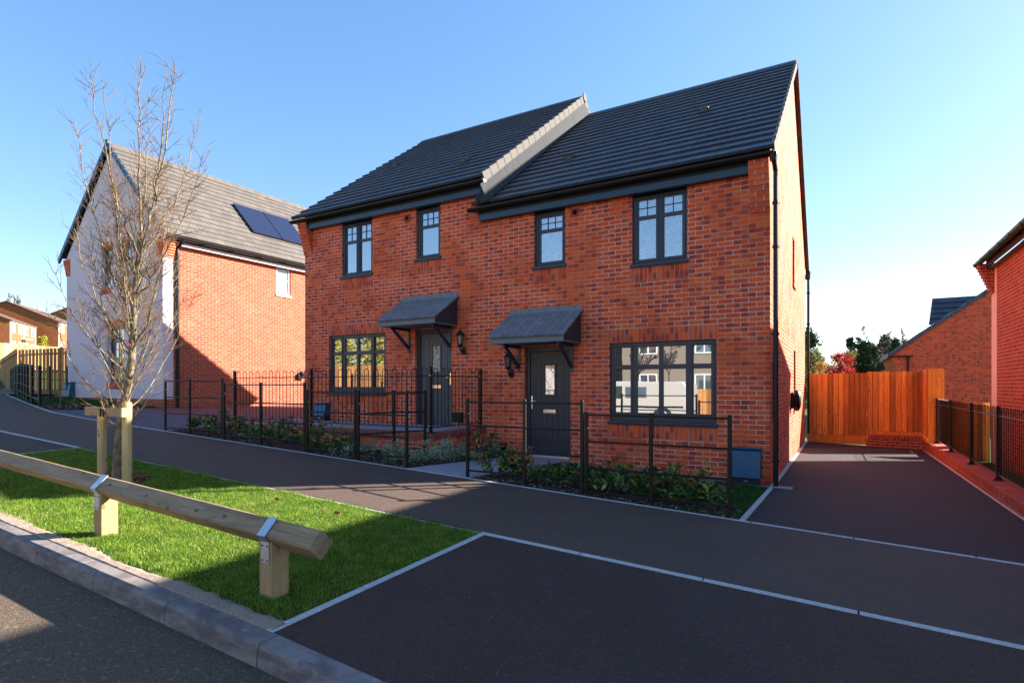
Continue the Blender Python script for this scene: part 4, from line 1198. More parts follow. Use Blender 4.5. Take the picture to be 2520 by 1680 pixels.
# ------------------------------------------------------------------ left house with pale rendered gable
WX0, WX1, WY0, WY1 = -23.8, -17.6, 9.35, 18.6
h = thing('rendered_house', (WX1, WY0, .8), 'house with pale lilac-white rendered gable, grey tiled roof and orange brick side wall', 'house')
T = Tfront(WY0); Ts = Tright(WX1); WEZ = 5.95; WRX, WRZ = -20.7, 9.42
ops = [(-21.30, -20.62, 4.75, 6.02), (-20.12, -19.44, 4.75, 6.02), (-20.92, -19.85, 1.62, 3.42)]
mb = MB(); wall_grid(mb, T, WX0, WX1, 1.10, 6.02, ops, .16)
mb.face([(WX0, WY0, 6.02), (WX1, WY0, 6.02), (WRX, WY0, WRZ - .14)])
wall_grid(mb, Ts, WY0, 9.66, 1.10, WEZ)
mb.face([(WX0, WY1, .5), (WX0, WY0, .5), (WX0, WY0, WEZ), (WX0, WY1, WEZ)])
mb.build('rendered_wall', M['render'], h)
mb = MB(); mb.box(WX0 - .004, WX1 - .004, -.2, -.006, .5, 1.098, T); wall_grid(mb, Ts, 9.35, 9.66, .4, 1.099)
wall_grid(mb, Ts, 9.66, WY1, .4, WEZ, [(13.29, 13.90, 4.80, 5.86)], .09)
mb.face([(WX1, WY1, .4), (WX0, WY1, .4), (WX0, WY1, WEZ), (WRX, WY1, WRZ - .14), (WX1, WY1, WEZ)])
mb.build('brick_wall', M['brick_left'], h)
pw = (WRZ - 6.05) / (WRX + 17.35) * -1; pw = (WRZ - 6.05) / abs(WRX + 17.35); sl = math.sqrt(1 + pw * pw)
mb = MB()
for sg in (-1, 1):
    u = Vector((-sg, 0, pw)).normalized(); n_ = Vector((sg * pw, 0, 1)).normalized()
    roof_slope(mb, (WRX + sg * 3.35, WY0 - .10, 6.05), (0, 1, 0), u, n_, WY1 - WY0 + .2, 3.35 * sl, gauge=.30, butt=.03)
rf = mb.build('roof', M['roof_grey'], h)
ridge(rf, 'y', WY0 - .10, WY1 + .1, WRX, WRZ, 'roof_grey', pitch=pw)
m = MB()
for sg in (-1, 1):
    n = 15
    for k in range(n):
        f0, f1 = k / n, (k + 1) / n + .01
        c = []
        for dz_, yy in ((-.14, 0), (.06, 0)):
            for f_, y_ in ((f0, WY0 - .135), (f0, WY0 - .065), (f1, WY0 - .065), (f1, WY0 - .135)):
                c.append((WRX + sg * 3.42 * (1 - f_), y_, 5.98 + (WRZ - 5.98) * f_ + dz_ + (.02 if f_ == f0 else 0)))
        m.hexa(c)
m.lathe([(.11, WY0 - .15), (.11, WY0 - .10)], WRX, WRZ - .0, 14, 'y')
m.build('verge_cap', M['fascia'], rf)
gutter(h, 'y', WY0 - .08, WY1, -17.31, 5.985, r=.07, side=-1, step=1.0)
m = MB(); m.box(9.7, WY1, .13, .16, 5.885, 6.04, Ts); m.build('black_gutter_strip', M['black_plastic'], h)
m = MB(); m.box(9.7, WY1, .13, .15, 5.78, 5.883, Ts); m.build('fascia', M['white_pvc'], h)
m = MB(); m.box(9.7, WY1, .002, .13, 5.782, 5.795, Ts); m.build('soffit', M['white_pvc'], h)
for sg, xw in ((1, WX1), (-1, WX0)):
    m = MB()
    for k in range(8):
        za = 5.38 + k * .075; p = .03 * (k + 1)
        if sg > 0: m.box(xw - .34, xw + p, WY0 - .012, WY0 + .30, za + .001, za + .074)
        else: m.box(xw - p, xw + .28, WY0 - .012, WY0 + .30, za + .001, za + .074)
    m.build('corbel', M['brick'], h)
for a, b, c, d in ops:
    if c > 4:
        soldier(h, T, a - .05, b + .05, d, 'soldier'); soldier(h, T, a - .05, b + .05, c - .23, 'soldier')
        window(h, T, a, b, c, d, [(a + .08, b - .08, c + .08, d - .45), (a + .08, b - .08, d - .38, d - .08)], (), (), 'glass_up', depth=.14, sill=False)
    else:
        soldier(h, T, a - .15, b + .15, d, 'soldier'); soldier(h, T, a - .05, b + .05, c - .23, 'soldier')
        window(h, T, a, b, c, d, [(a + .08, (a + b) / 2 - .04, c + .1, d - .5), ((a + b) / 2 + .04, b - .08, c + .1, d - .5), (a + .08, (a + b) / 2 - .04, d - .42, d - .08), ((a + b) / 2 + .04, b - .08, d - .42, d - .08)], (), (), 'glass', depth=.14, sill=False)
window(h, Ts, 13.29, 13.90, 4.80, 5.86, [(13.37, 13.82, 4.88, 5.32), (13.37, 13.82, 5.345, 5.78)], (), (), 'glass_side', frame='white_pvc', depth=.07, sillmat='white_pvc')
m = MB(); m.lathe([(.06, WX1 + .0), (.06, WX1 + .12), (.085, WX1 + .13), (.085, WX1 + .24), (.05, WX1 + .25)], 14.44, 2.03, 16, 'x'); fl = m.build('boiler_flue', M['white_pvc'], h)
m = MB(); m.box(-.13, .13, 0, .10, -.16, .02, lambda u, w, z: (WX1 + .002 + w, 14.30 + u, 1.93 + z)); m.build('flue_guard', M['black_plastic'], fl)
downpipe(h, WX1 + .05, 9.76, .8, 5.55, top=[(WX1 + .05, 9.76, 5.7), (-17.30, 9.78, 5.9)], clips=(1.3, 3.0, 4.6), nx=-1, r=.045)
nW = Vector((pw, 0, 1)).normalized(); uW = Vector((-1, 0, pw)).normalized()
for ya in (12.80, 14.02):
    m = MB(); P = lambda y, s_, hh: tuple(Vector((-18.24, y, 6.05 + pw * (18.24 - 17.35))) + uW * s_ + nW * hh)
    c = [P(ya, 0, .06), P(ya + 1.18, 0, .06), P(ya + 1.18, 1.74, .06), P(ya, 1.74, .06), P(ya, 0, .10), P(ya + 1.18, 0, .10), P(ya + 1.18, 1.74, .10), P(ya, 1.74, .10)]
    m.hexa(c); m.build('solar_panel', M['solar'], rf)

# ------------------------------------------------------------------ wall boxes, charger
def meter_box(x0, x1, yw, z0, z1, label, matf='blue_box', slope=.05):
    t = thing('meter_box', ((x0 + x1) / 2, yw, z0), label, 'meter box'); T = Tfront(yw); d = .17
    m = MB(); m.prism([(.003, z0), (d - .02, z0), (d - .02, z0 + .11), (.003, z0 + .11)], 0, x1 - x0 - .06, lambda u, w, z: (x0 + .03 + w, yw - u, z)); m.build('base', M['blue_box_dark'], t, bevel=.004)
    m = MB(); m.prism([(.003, z0 + .112), (d + .025, z0 + .112), (d - .02, z1 - .10), (d - .045, z1 - .03), (.06, z1 - .01), (.003, z1 - .01)], 0, x1 - x0 - .02, lambda u, w, z: (x0 + .01 + w, yw - u, z)); c = m.build('cover', M[matf], t, bevel=.006)
    m = MB(); m.box(x0, x1, .003, d - .025, z1 - .008, z1 + .012, T); m.build('lid', M[matf], t, bevel=.004)
    xm = (x0 + x1) / 2
    m = MB(); m.lathe([(.009, yw - d - .022), (.009, yw - d - .016)], xm, z0 + .17, 10, 'y'); m.build('lock', M['dark'], c)
    m = MB(); m.box(xm - .02, xm + .04, d - .02, d - .014, z0 + .05, z0 + .068, T); m.build('badge', M['bolt'], t)
    return t
meter_box(-1.50, -1.04, 9.3, .0, .545, 'blue meter box against the foot of the wall beside the driveway corner')
meter_box(-10.82, -10.37, 9.3, .69, 1.09, 'blue-grey meter box on the terrace under the left lower window')
meter_box(-23.75, -23.15, 9.35, 1.02, 1.62, 'blue-grey meter box at the foot of the pale rendered gable')
t = thing('junction_box', (-6.67, 9.3, .80), 'small dark box low on the wall right of the woodgrain door', 'utility box')
m = MB(); m.box(-6.79, -6.56, .003, .09, .76, .97, Tfront(9.3)); m.build('box', M['black_steel'], t, bevel=.01)
m = MB(); m.tube([(-6.70, 9.24, .76), (-6.69, 9.235, .69)], .008, 6); m.build('cable', M['white_pvc'], t)
t = thing('junction_box', (-5.62, 9.3, .30), 'black box near the ground between the terrace wall and the plain dark door', 'utility box')
m = MB(); m.box(-5.74, -5.52, .003, .07, .24, .40, Tfront(9.3)); m.build('box', M['black_steel'], t, bevel=.01)
m = MB(); m.box(-5.71, -5.55, .07, .076, .27, .37, Tfront(9.3)); m.build('lid', M['dark'], t)
t = thing('car_charger', (XR, 13.3, 1.2), 'black oval electric car charger on the side wall by the driveway', 'car charger')
m = MB(); m.box(13.14, 13.50, .002, .07, 1.02, 1.36, Tright(XR)); m.build('back_box', M['black_steel'], t, bevel=.02)
m = MB(); n = 20; prof = [(.06, .155), (.10, .17), (.16, .15), (.19, .09), (.195, .02)]
for i, (w, r_) in enumerate(prof):
    for j in range(n):
        an = 2 * math.pi * j / n; m.v.append((XR + w, 13.32 + r_ * 1.0 * math.cos(an), 1.19 + r_ * 1.35 * math.sin(an)))
for i in range(len(prof) - 1):
    for j in range(n): m.f.append((i * n + j, i * n + (j + 1) % n, (i + 1) * n + (j + 1) % n, (i + 1) * n + j)); m.u.append(None)
m.f.append(tuple((len(prof) - 1) * n + j for j in range(n))); m.u.append(None)
m.build('casing', M['black_plastic'], t, smooth=True)
m = MB(); m.tube([(XR + .06, 13.30, 1.02), (XR + .06, 13.30, .94), (XR + .05, 13.30, .90)], .014, 8); m.build('cable_gland', M['black_plastic'], t)

# ------------------------------------------------------------------ left timber fences
board_fence('timber_fence', 'sunlit board fence with deep gaps, left of the white gable behind the estate fence', (-30.2, 10.15), (-22.6, 10.9), .9, 3.03, 'timber_rear', width=.19, lap=False, gap=.07, posts=(0.1, 3, 6))
board_fence('timber_fence', 'pale cream board fence running away at the left edge', (-30.25, 10.1), (-45, 14.2), 1.0, 3.12, 'timber_cream', width=.15)
m_ = board_fence('timber_fence', 'pale upper fence on higher ground behind the sunlit board fence', (-50, 13), (-57, 30), 2.7, 4.55, 'timber_cream', width=.2, posts=(2, 8, 14))

# ------------------------------------------------------------------ older houses on the rise, far left
def old_house(label, A, B, zb, ze, depth, rise, nwin, wallname='brick_old'):
    """front wall from A to B (sunlit, faces +X+Y); gable at A faces the camera"""
    A, B = Vector((A[0], A[1])), Vector((B[0], B[1])); u = (B - A).normalized(); L = (B - A).length
    n = Vector((-u.y, u.x)); n = -n if n.x < 0 else n
    T = lambda a, w, z: (A.x + u.x * a + n.x * w, A.y + u.y * a + n.y * w, z)
    h = thing('brick_house', (A.x, A.y, zb), label, 'house', 'older brick houses on the rise')
    m = MB(); m.box(0, L, -depth, 0, zb - 3, ze, T)
    for a in (0, L): 
        pass
    m.prism([(0, ze), (-depth, ze), (-depth * .45, ze + rise)], 0, L, lambda w, a, z: T(a, w, z))
    m.build('wall', M[wallname], h)
    m = MB()
    for w0, w1 in ((.3, -depth * .45), (-depth - .3, -depth * .45)):
        z0_ = ze - .3 * rise / (depth * .45)
        c = [T(-.15, w0, z0_), T(L + .15, w0, z0_), T(L + .15, w1, ze + rise + .05), T(-.15, w1, ze + rise + .05)]
        m.hexa(c + [(x, y, z + .16) for x, y, z in c])
    rf = m.build('roof', M['roof_old'], h)
    for a in (1.6, L - 2.0):
        m = MB(); m.box(a, a + .35, -depth * .45 - .2, -depth * .45 + .2, ze + rise - .1, ze + rise + 1.0, T) ; m.build('chimney_pipe', M['render'], rf)
    m = MB(); m.box(0, L, .003, .10, ze - .35, ze + .02, T)
    for a in (0, L / 2 - .12, L - .24): m.box(a, a + .24, .003, .08, zb, ze - .352, T)
    m.build('white_trim', M['white_pvc'], h)
    for i in range(nwin):
        a = L * (i + .5) / nwin - .7
        for z in (ze - 1.9, zb + .5):
            f = MB(); f.box(a, a + 1.4, .003, .05, z, z + 1.3, T); w = f.build('window', M['white_pvc'], h)
            g = MB()
            for q in (0, 1): g.box(a + .12 + .62 * q, a + .12 + .62 * q + .52, .052, .056, z + .12, z + 1.18, T)
            g.build('pane', M['glass_up'], w)
    m = MB(); m.box(L * .42, L * .58, .003, 1.0, zb + 2.3, zb + 2.5, T); m.build('porch_roof', M['white_pvc'], h)
    return h
old_house('brown brick house at the far left with four white upper windows', (-114.5, 37.33), (-124.05, 44.03), 7.0, 12.0, 12, 2.2, 4)
old_house('larger brown brick house with wide gable behind the shrub, left of the white gable', (-124.6, 47.65), (-136, 57), 8.0, 13.3, 17, 3.3, 4)
old_house('farthest brown brick house whose two small roof peaks show beside the white gable', (-139, 60), (-150, 70), 9.5, 15.0, 12, 3.0, 4)

# ------------------------------------------------------------------ knee rail
RY = 2.43
t = thing('knee_rail', (-5.46, RY, gs(-5.46, RY)), 'low timber knee rail with diamond beams along the grass verge', 'rail fence')
def beam(x0, x1):
    s_ = .068 * math.sqrt(2); m = MB(); zc = lambda x: gs(x, RY) + .405
    n = 4
    sec = [(0, -s_), (s_, 0), (0, s_), (-s_, 0)]
    # chamfered corners
    ch = .012; pts = []
    for k in range(4):
        a, b = Vector(sec[k]), Vector(sec[(k + 1) % 4]); d = (b - a).normalized(); pts += [a + d * ch, b - d * ch]
    i0 = len(m.v); xs_ = [x0 + (x1 - x0) * k / 12 for k in range(13)]
    for x_ in xs_:
        jy, jz = random.uniform(-.0015, .0015), random.uniform(-.0015, .0015)
        for p in pts: m.v.append((x_, RY + p.x + jy, zc(x_) + p.y + jz))
    for k in range(12):
        for j in range(8): m.f.append((i0 + k * 8 + j, i0 + k * 8 + (j + 1) % 8, i0 + (k + 1) * 8 + (j + 1) % 8, i0 + (k + 1) * 8 + j)[::-1]); m.u.append(None)
    m.f.append(tuple(i0 + j for j in range(8))); m.u.append(None); m.f.append(tuple(i0 + 96 + j for j in range(8))[::-1]); m.u.append(None)
    return m.build('beam', M['timber_rail'], t)
beam(-5.452, -2.79); beam(-8.35, -5.458); beam(-10.6, -8.356)
for xp in (-3.24, -5.46, -8.35, -10.5):
    z0 = gs(xp, RY); m = MB(); w = .065; zc = z0 + .405
    m.prism([(-w, z0 - .1), (w, z0 - .1), (w, zc - .035), (0, zc - .098), (-w, zc - .035)], -w, w, lambda u, ww, z: (xp + ww, RY + u, z))
    m.build('post', M['timber_pale'], t, bevel=.006)
    s_ = .068 * math.sqrt(2) + .003; g = MB(); q = .03; hw = .045 if xp < -4 else .04
    T = lambda u, w_, z: (xp + u, RY - w_, zc + z)
    g.prism([(s_ * 1.0 + .001, 0), (s_ + .004, .003), (.006, s_ + .006), (0, s_ + .001)], -hw, hw, lambda a, b, z: (xp + b, RY - a, zc + z))
    g.prism([(s_ + .001, 0), (s_ + .006, 0), (w + .006, -.045), (w + .001, -.045)], -hw, hw, lambda a, b, z: (xp + b, RY - a, zc + z))
    g.box(-hw, hw, w + .001, w + .006, -.18, -.045, T)
    st = g.build('strap', M['galv'], t)
    b = MB()
    for u_ in (-.025, .025):
        for z_ in (-.165, -.07): b.lathe([(.006, RY - w - .009), (.006, RY - w - .006)], xp + u_, zc + z_, 8, 'y')
    b.build('nail', M['dark'], st)

# ------------------------------------------------------------------ vegetation helpers
def tubes(name, lines, mat, parent=None, k=4, smooth=True):
    """lines: list of (pts (n,3), radii (n,)) -> one mesh"""
    V = []; F = []; o = 0
    ang = 2 * np.pi * (np.arange(k) + .5) / k; ca, sa = np.cos(ang), np.sin(ang)
    for pts, rad in lines:
        pts = np.asarray(pts, float); rad = np.asarray(rad, float); n = len(pts)
        d = np.gradient(pts, axis=0); d /= np.linalg.norm(d, axis=1, keepdims=True) + 1e-9
        ref = np.where(np.abs(d[:, 2:3]) < .9, np.array([[0, 0, 1.]]), np.array([[1., 0, 0]]))
        a = np.cross(d, ref); a /= np.linalg.norm(a, axis=1, keepdims=True) + 1e-9; b = np.cross(d, a)
        ring = pts[:, None, :] + (a[:, None, :] * ca[None, :, None] + b[:, None, :] * sa[None, :, None]) * rad[:, None, None]
        V.append(ring.reshape(-1, 3))
        i = np.arange(n - 1)[:, None] * k; j = np.arange(k)[None, :]; jn = (j + 1) % k
        F.append(np.stack([o + i + j, o + i + jn, o + i + k + jn, o + i + k + j], -1).reshape(-1, 4)); o += n * k
    return np_mesh(name, np.concatenate(V), np.concatenate(F), mat, parent, smooth)
def grow(p, d, L, r0, r1, n=6, curve=.0, wander=.12, up=.0, rg=random):
    """polyline from p in direction d, bending up"""
    p = np.array(p, float); d = np.array(d, float); d /= np.linalg.norm(d); pts = [p.copy()]
    for i in range(n):
        d = d + np.array([rg.gauss(0, wander), rg.gauss(0, wander), rg.gauss(0, wander * .6) + up]) ; d /= np.linalg.norm(d)
        p = p + d * L / n; pts.append(p.copy())
    return np.array(pts), np.linspace(r0, r1, n + 1), d
def perp(d, ang, rg=random):
    d = np.array(d) / np.linalg.norm(d); ref = np.array([0, 0, 1.]) if abs(d[2]) < .9 else np.array([1., 0, 0])
    a = np.cross(d, ref); a /= np.linalg.norm(a); b = np.cross(d, a); az = rg.uniform(0, 2 * math.pi)
    return d * math.cos(ang) + (a * math.cos(az) + b * math.sin(az)) * math.sin(ang)
def bare_crown(base, H, spread, levels=3, nb=14, rg=None, r=.12, start=.3, ang=.6, up=.12, k=4):
    """generic bare tree lines"""
    rg = rg or random; lines = []
    pts, rad, _ = grow(base, (rg.gauss(0, .03), rg.gauss(0, .03), 1), H, r, r * .12, 10, wander=.05, rg=rg); lines.append((pts, rad))
    def rec(pts, rad, L, lv):
        n = nb if lv == levels else max(4, nb // 2)
        for q in range(n):
            f = rg.uniform(start if lv == levels else .2, .98) * (len(pts) - 1); i = int(f); p = pts[i] + (pts[min(i + 1, len(pts) - 1)] - pts[i]) * (f - i)
            d = pts[min(i + 1, len(pts) - 1)] - pts[i] if i + 1 < len(pts) else pts[i] - pts[i - 1]
            l = L * rg.uniform(.6, 1) * (1.15 - .6 * f / (len(pts) - 1)); r0 = max(rad[i] * .55, .004)
            b, rr, _ = grow(p, perp(d, ang * rg.uniform(.7, 1.3), rg), l, r0, r0 * .3, 5, wander=.14, up=up, rg=rg); lines.append((b, rr))
            if lv > 1: rec(b, rr, l * .55, lv - 1)
    rec(pts, rad, spread, levels)
    return lines
def leaves_mesh(name, P, D, size, mat, parent=None, asp=.5, fold=True):
    """P (N,3) leaf bases, D (N,3) directions, size (N,) -> folded two-quad leaves or flat quads"""
    N = len(P); D = D / (np.linalg.norm(D, axis=1, keepdims=True) + 1e-9)
    rd = rng.normal(size=(N, 3)); S = np.cross(D, rd); S /= np.linalg.norm(S, axis=1, keepdims=True) + 1e-9; Nn = np.cross(D, S)
    s = size[:, None]; w = s * asp * .5
    if fold:
        v = np.stack([P, P + D * s * .35 + S * w + Nn * w * .35, P + D * s * .35 - S * w + Nn * w * .35, P + D * s * .5, P + D * s * .75 + S * w * .7 + Nn * w * .25, P + D * s * .75 - S * w * .7 + Nn * w * .25, P + D * s - Nn * w * .3], 1)
        b = np.arange(N)[:, None] * 7
        f = np.concatenate([b + np.array([[0, 1, 3, 3]]), b + np.array([[0, 3, 2, 2]])], 0)
        q = [[0, 1, 4, 3], [0, 3, 5, 2], [3, 4, 6, 6], [3, 6, 5, 5]]
        tri = np.concatenate([b + np.array([t_]) for t_ in ([0, 1, 3], [1, 4, 3], [0, 3, 2], [2, 3, 5], [3, 4, 6], [3, 6, 5])], 0)
        return np_mesh(name, v.reshape(-1, 3), tri, mat, parent)
    v = np.stack([P - S * w, P + S * w, P + D * s + S * w * .7, P + D * s - S * w * .7], 1)
    return np_mesh(name, v.reshape(-1, 3), np.arange(N * 4).reshape(-1, 4), mat, parent)

# ------------------------------------------------------------------ grass
def blades(name, x0, x1, y0, y1, dens, h=(.028, .055), mat='grass', zf=gz, edge=.0, wid=.0035, dfun=None, clump=.0):
    A = (x1 - x0) * (y1 - y0); N = int(A * dens)
    X = rng.uniform(x0, x1, N); Y = rng.uniform(y0, y1, N)
    if dfun is not None:
        keep = rng.uniform(0, 1, N) < dfun(X, Y); X, Y = X[keep], Y[keep]; N = len(X)
    Z = np.array([zf(a, b) for a, b in zip(X, Y)]) - .006
    pat = .75 + .35 * np.sin(X * 7.3 + 2 * np.sin(Y * 5.1)) * np.sin(Y * 9.7 + np.sin(X * 4.3)) + rng.uniform(-.15, .15, N)
    H = rng.uniform(h[0], h[1], N) * np.clip(pat, .5, 1.2); an = rng.uniform(0, 2 * np.pi, N); lean = rng.uniform(.15, 1.0, N) * H
    la = rng.uniform(0, 2 * np.pi, N)
    w = rng.uniform(.7, 1.2, N) * wid
    B = np.stack([X, Y, Z], 1); W = np.stack([np.cos(an), np.sin(an), 0 * an], 1) * w[:, None] * .5
    Ld = np.stack([np.cos(la), np.sin(la), 0 * la], 1) * lean[:, None]; U = np.stack([0 * H, 0 * H, H], 1)
    v = np.stack([B - W, B + W, B + U * .55 + Ld * .3 + W * .8, B + U * .55 + Ld * .3 - W * .8, B + U * .92 + Ld], 1).reshape(-1, 3)
    b = np.arange(N)[:, None] * 5
    f = np.concatenate([b + np.array([[0, 1, 2]]), b + np.array([[0, 2, 3]]), b + np.array([[3, 2, 4]])], 0)
    return tag(np_mesh(name, v, f, M[mat]), kind='stuff')
def lawn_density(X, Y):
    # thin at the ragged edges and bare round the tree
    e = np.minimum(np.minimum((Y - 2.16) / .10 + .25 * np.sin(X * 9), (4.35 - Y) / .05), np.minimum((X + 10.58) / .05, (-2.84 - X) / .04))
    r = np.hypot(X + 7.62, (Y - 3.45) * 1.1); bare = np.clip((r - .20) / .12, 0, 1)
    near = np.where(X > -6.2, 1.0, np.where(X > -8, .75, .5))
    return np.clip(e, 0, 1) * bare * near
blades('lawn_grass', -10.58, -2.84, 2.14, 4.36, 20000, h=(.020, .046), wid=.0029, zf=gs, dfun=lawn_density)
blades('garden_grass', -4.28, -.95, 6.95, 9.02, 4500, h=(.03, .06), mat='grass_dark', wid=.005)
blades('garden_grass', -1.6, -.94, 6.27, 7.0, 6000, h=(.03, .055), mat='grass_dark', wid=.004)
blades('garden_grass', -11.6, -6.3, 6.95, 7.52, 4500, h=(.03, .06), mat='grass_dark', wid=.005)
blades('garden_grass', -23.3, -17.9, 7.9, 9.3, 1600, h=(.04, .08), mat='grass_dark', wid=.01)

def chips(name, x0, x1, y0, y1, dens, mat, size=(.012, .04), zf=gz, flt=None, z0=.003):
    N = int((x1 - x0) * (y1 - y0) * dens); X = rng.uniform(x0, x1, N); Y = rng.uniform(y0, y1, N)
    if flt is not None: k = flt(X, Y); X, Y = X[k], Y[k]; N = len(X)
    Z = np.array([zf(a, b) for a, b in zip(X, Y)]) + rng.uniform(z0, z0 + .018, N)
    P = np.stack([X, Y, Z], 1); D = np.stack([rng.normal(size=N), rng.normal(size=N), rng.normal(size=N) * .25], 1)
    D /= np.linalg.norm(D, axis=1, keepdims=True); S = np.cross(D, np.stack([rng.normal(size=N) * .4, rng.normal(size=N) * .4, np.ones(N)], 1)); S /= np.linalg.norm(S, axis=1, keepdims=True)
    s = rng.uniform(size[0], size[1], N)[:, None]; w = s * rng.uniform(.25, .6, N)[:, None]
    v = np.stack([P - D * s / 2 - S * w / 2, P + D * s / 2 - S * w / 3, P + D * s / 2 + S * w / 2, P - D * s / 2 + S * w / 3], 1).reshape(-1, 3)
    return tag(np_mesh(name, v, np.arange(N * 4).reshape(-1, 4), M[mat]), kind='stuff')
chips('bark_mulch', -4.3, -.98, 6.27, 7.0, 2600, 'mulch')
chips('bark_mulch', -11.6, -6.4, 6.27, 7.0, 2200, 'mulch')
chips('bark_mulch', -6.4, -5.44, 6.27, 9.2, 1800, 'mulch')
chips('bark_mulch', -19.5, -17.6, 6.95, 7.9, 700, 'mulch', size=(.03, .08))
chips('tree_mulch', -8.1, -7.15, 2.95, 3.9, 5200, 'mulch_red', size=(.02, .07), zf=gs, flt=lambda X, Y: np.hypot(X + 7.62, (Y - 3.42) * 1.1) < .33 + .12 * rng.uniform(size=len(X)), z0=.008)
chips('pavement_crumbs', -14, 3, 4.4, 6.2, 9, 'mulch', size=(.006, .016), zf=gs, z0=.001)
chips('bay_crumbs', -2.7, 3, 2.3, 4.2, 9, 'mulch', size=(.005, .012), zf=gs, z0=.001)
# stray stones and crumbs along the edges
chips('gravel_crumbs', -5.4, 1.8, 6.26, 6.33, 900, 'mulch', size=(.008, .02))

# ------------------------------------------------------------------ shrubs
def photinia(x, y, s, label, group, red=.2, dens=1.0, lean=(0, 0)):
    s *= .86
    rg = random.Random(int(x * 997 + y * 131)); z = gz(x, y)
    t = thing('photinia_shrub', (x, y, z), label, 'shrub', group)
    lines = []; P = []; D = []; PR = []; DR = []
    ns = int(rg.uniform(5, 8) * dens)
    for q in range(ns):
        an = rg.uniform(0, 6.283); d = (math.cos(an) * .55 + lean[0], math.sin(an) * .35 + lean[1], 1)
        L = s * rg.uniform(.55, 1.0)
        pts, rad, dd = grow((x + math.cos(an) * .03, y + math.sin(an) * .03, z), d, L, .005, .0022, 7, wander=.13, rg=rg); lines.append((pts, rad))
        br = [(pts, L)]
        for w in range(rg.randint(1, 3)):
            i = rg.randint(2, 5); b, r2, _ = grow(pts[i], perp(dd, .7, rg), L * .45, .003, .0015, 4, wander=.12, up=.08, rg=rg); lines.append((b, r2)); br.append((b, L * .45))
        for bp, bl in br:
            nl = max(5, int(bl / .030))
            for w in range(nl):
                f = rg.uniform(.15, 1) * (len(bp) - 1.001); i = int(f); p = bp[i] + (bp[i + 1] - bp[i]) * (f - i)
                tdir = bp[i + 1] - bp[i]; dv = perp(tdir, rg.uniform(.7, 1.35), rg); dv[2] -= rg.uniform(-.1, .35)
                P.append(p); D.append(dv)
            if rg.random() < red:
                for w in range(rg.randint(4, 7)): PR.append(bp[-1]); DR.append(perp(bp[-1] - bp[-2], rg.uniform(.1, .55), rg))
    tubes('stems', lines, M['stem'], t, 4)
    P, D = np.array(P), np.array(D)
    leaves_mesh('leaves', P, D, rng.uniform(.06, .12, len(P)), M['photinia'], t, asp=.42)
    if PR:
        PR, DR = np.array(PR), np.array(DR); leaves_mesh('red_shoots', PR, DR, rng.uniform(.03, .07, len(PR)), M['photinia_red'], t, asp=.3)
    return t
rx = [(-4.15, 6.62, .62, .9), (-3.85, 6.78, .5, .6), (-3.42, 6.6, .42, .3), (-3.08, 6.75, .42, .2), (-2.75, 6.62, .44, .2), (-2.48, 6.82, .55, .5), (-2.2, 6.6, .45, .2), (-1.95, 6.8, .46, .2), (-1.72, 6.58, .48, .3), (-1.45, 6.72, .6, .6), (-1.2, 6.55, .42, .3)]
rl = ['tall photinia with bright red shoots beside the garden path, just right of the path opening', 'photinia with red tips between the path and the second post of the right garden fence',
      'low dense photinia left of the double fence post', 'low photinia just left of the double fence post', 'dark photinia just right of the double fence post',
      'taller photinia under the left edge of the large lower window', 'low photinia between double post and next post, front row', 'low photinia left of the middle post, back row',
      'photinia at the foot of the post in front of the large window', 'tall red-tipped photinia below the right end of the large window', 'small photinia at the last fence post beside the blue meter box']
for (a, b, s, r_), lb in zip(rx, rl): photinia(a, b, s, lb, 'photinia shrubs behind the estate fence', red=r_, dens=1.3)
photinia(-5.5, 8.55, .62, 'single upright photinia growing at the wall near the terrace end', 'photinia shrubs behind the estate fence', red=.5, dens=.5)
lx = [(-11.45, 6.65, .42), (-11.0, 6.75, .5), (-10.55, 6.6, .55), (-10.1, 6.72, .5), (-9.6, 6.65, .58), (-9.15, 6.75, .62), (-8.7, 6.62, .6), (-8.25, 6.72, .66), (-7.8, 6.62, .62), (-7.35, 6.75, .55), (-6.9, 6.6, .45)]
ll = ['leftmost photinia beside the paved drive', 'second photinia from the paved drive', 'photinia under the second panel post from the left', 'photinia left of the first double post', 'photinia right of the first double post',
      'bushy photinia before the middle post of the long panel', 'photinia behind the middle post of the long panel', 'tall photinia with yellow-green leaves left of the second double post', 'photinia with a red tip leaning over the second double post', 'photinia right of the second double post', 'small photinia near the return fence']
for (a, b, s), lb in zip(lx, ll): photinia(a, b, s, lb, 'photinia shrubs behind the estate fence', red=.35, dens=.85)
for a, b, s, lb in [(-19.2, 7.4, .5, 'sparse bare shrub nearest the end post of the far estate fence'), (-18.8, 7.55, .45, 'sparse bare shrub beside the paved drive near the white gable')]:
    rg = random.Random(int(a * 77)); t_ = bare_crown((a, b, gz(a, b)), s, s * .5, 2, 6, rg, .008, .05, .8)
    tag(tubes('bare_shrub', t_, M['stem_dry'], None, 3), lb, 'shrub')
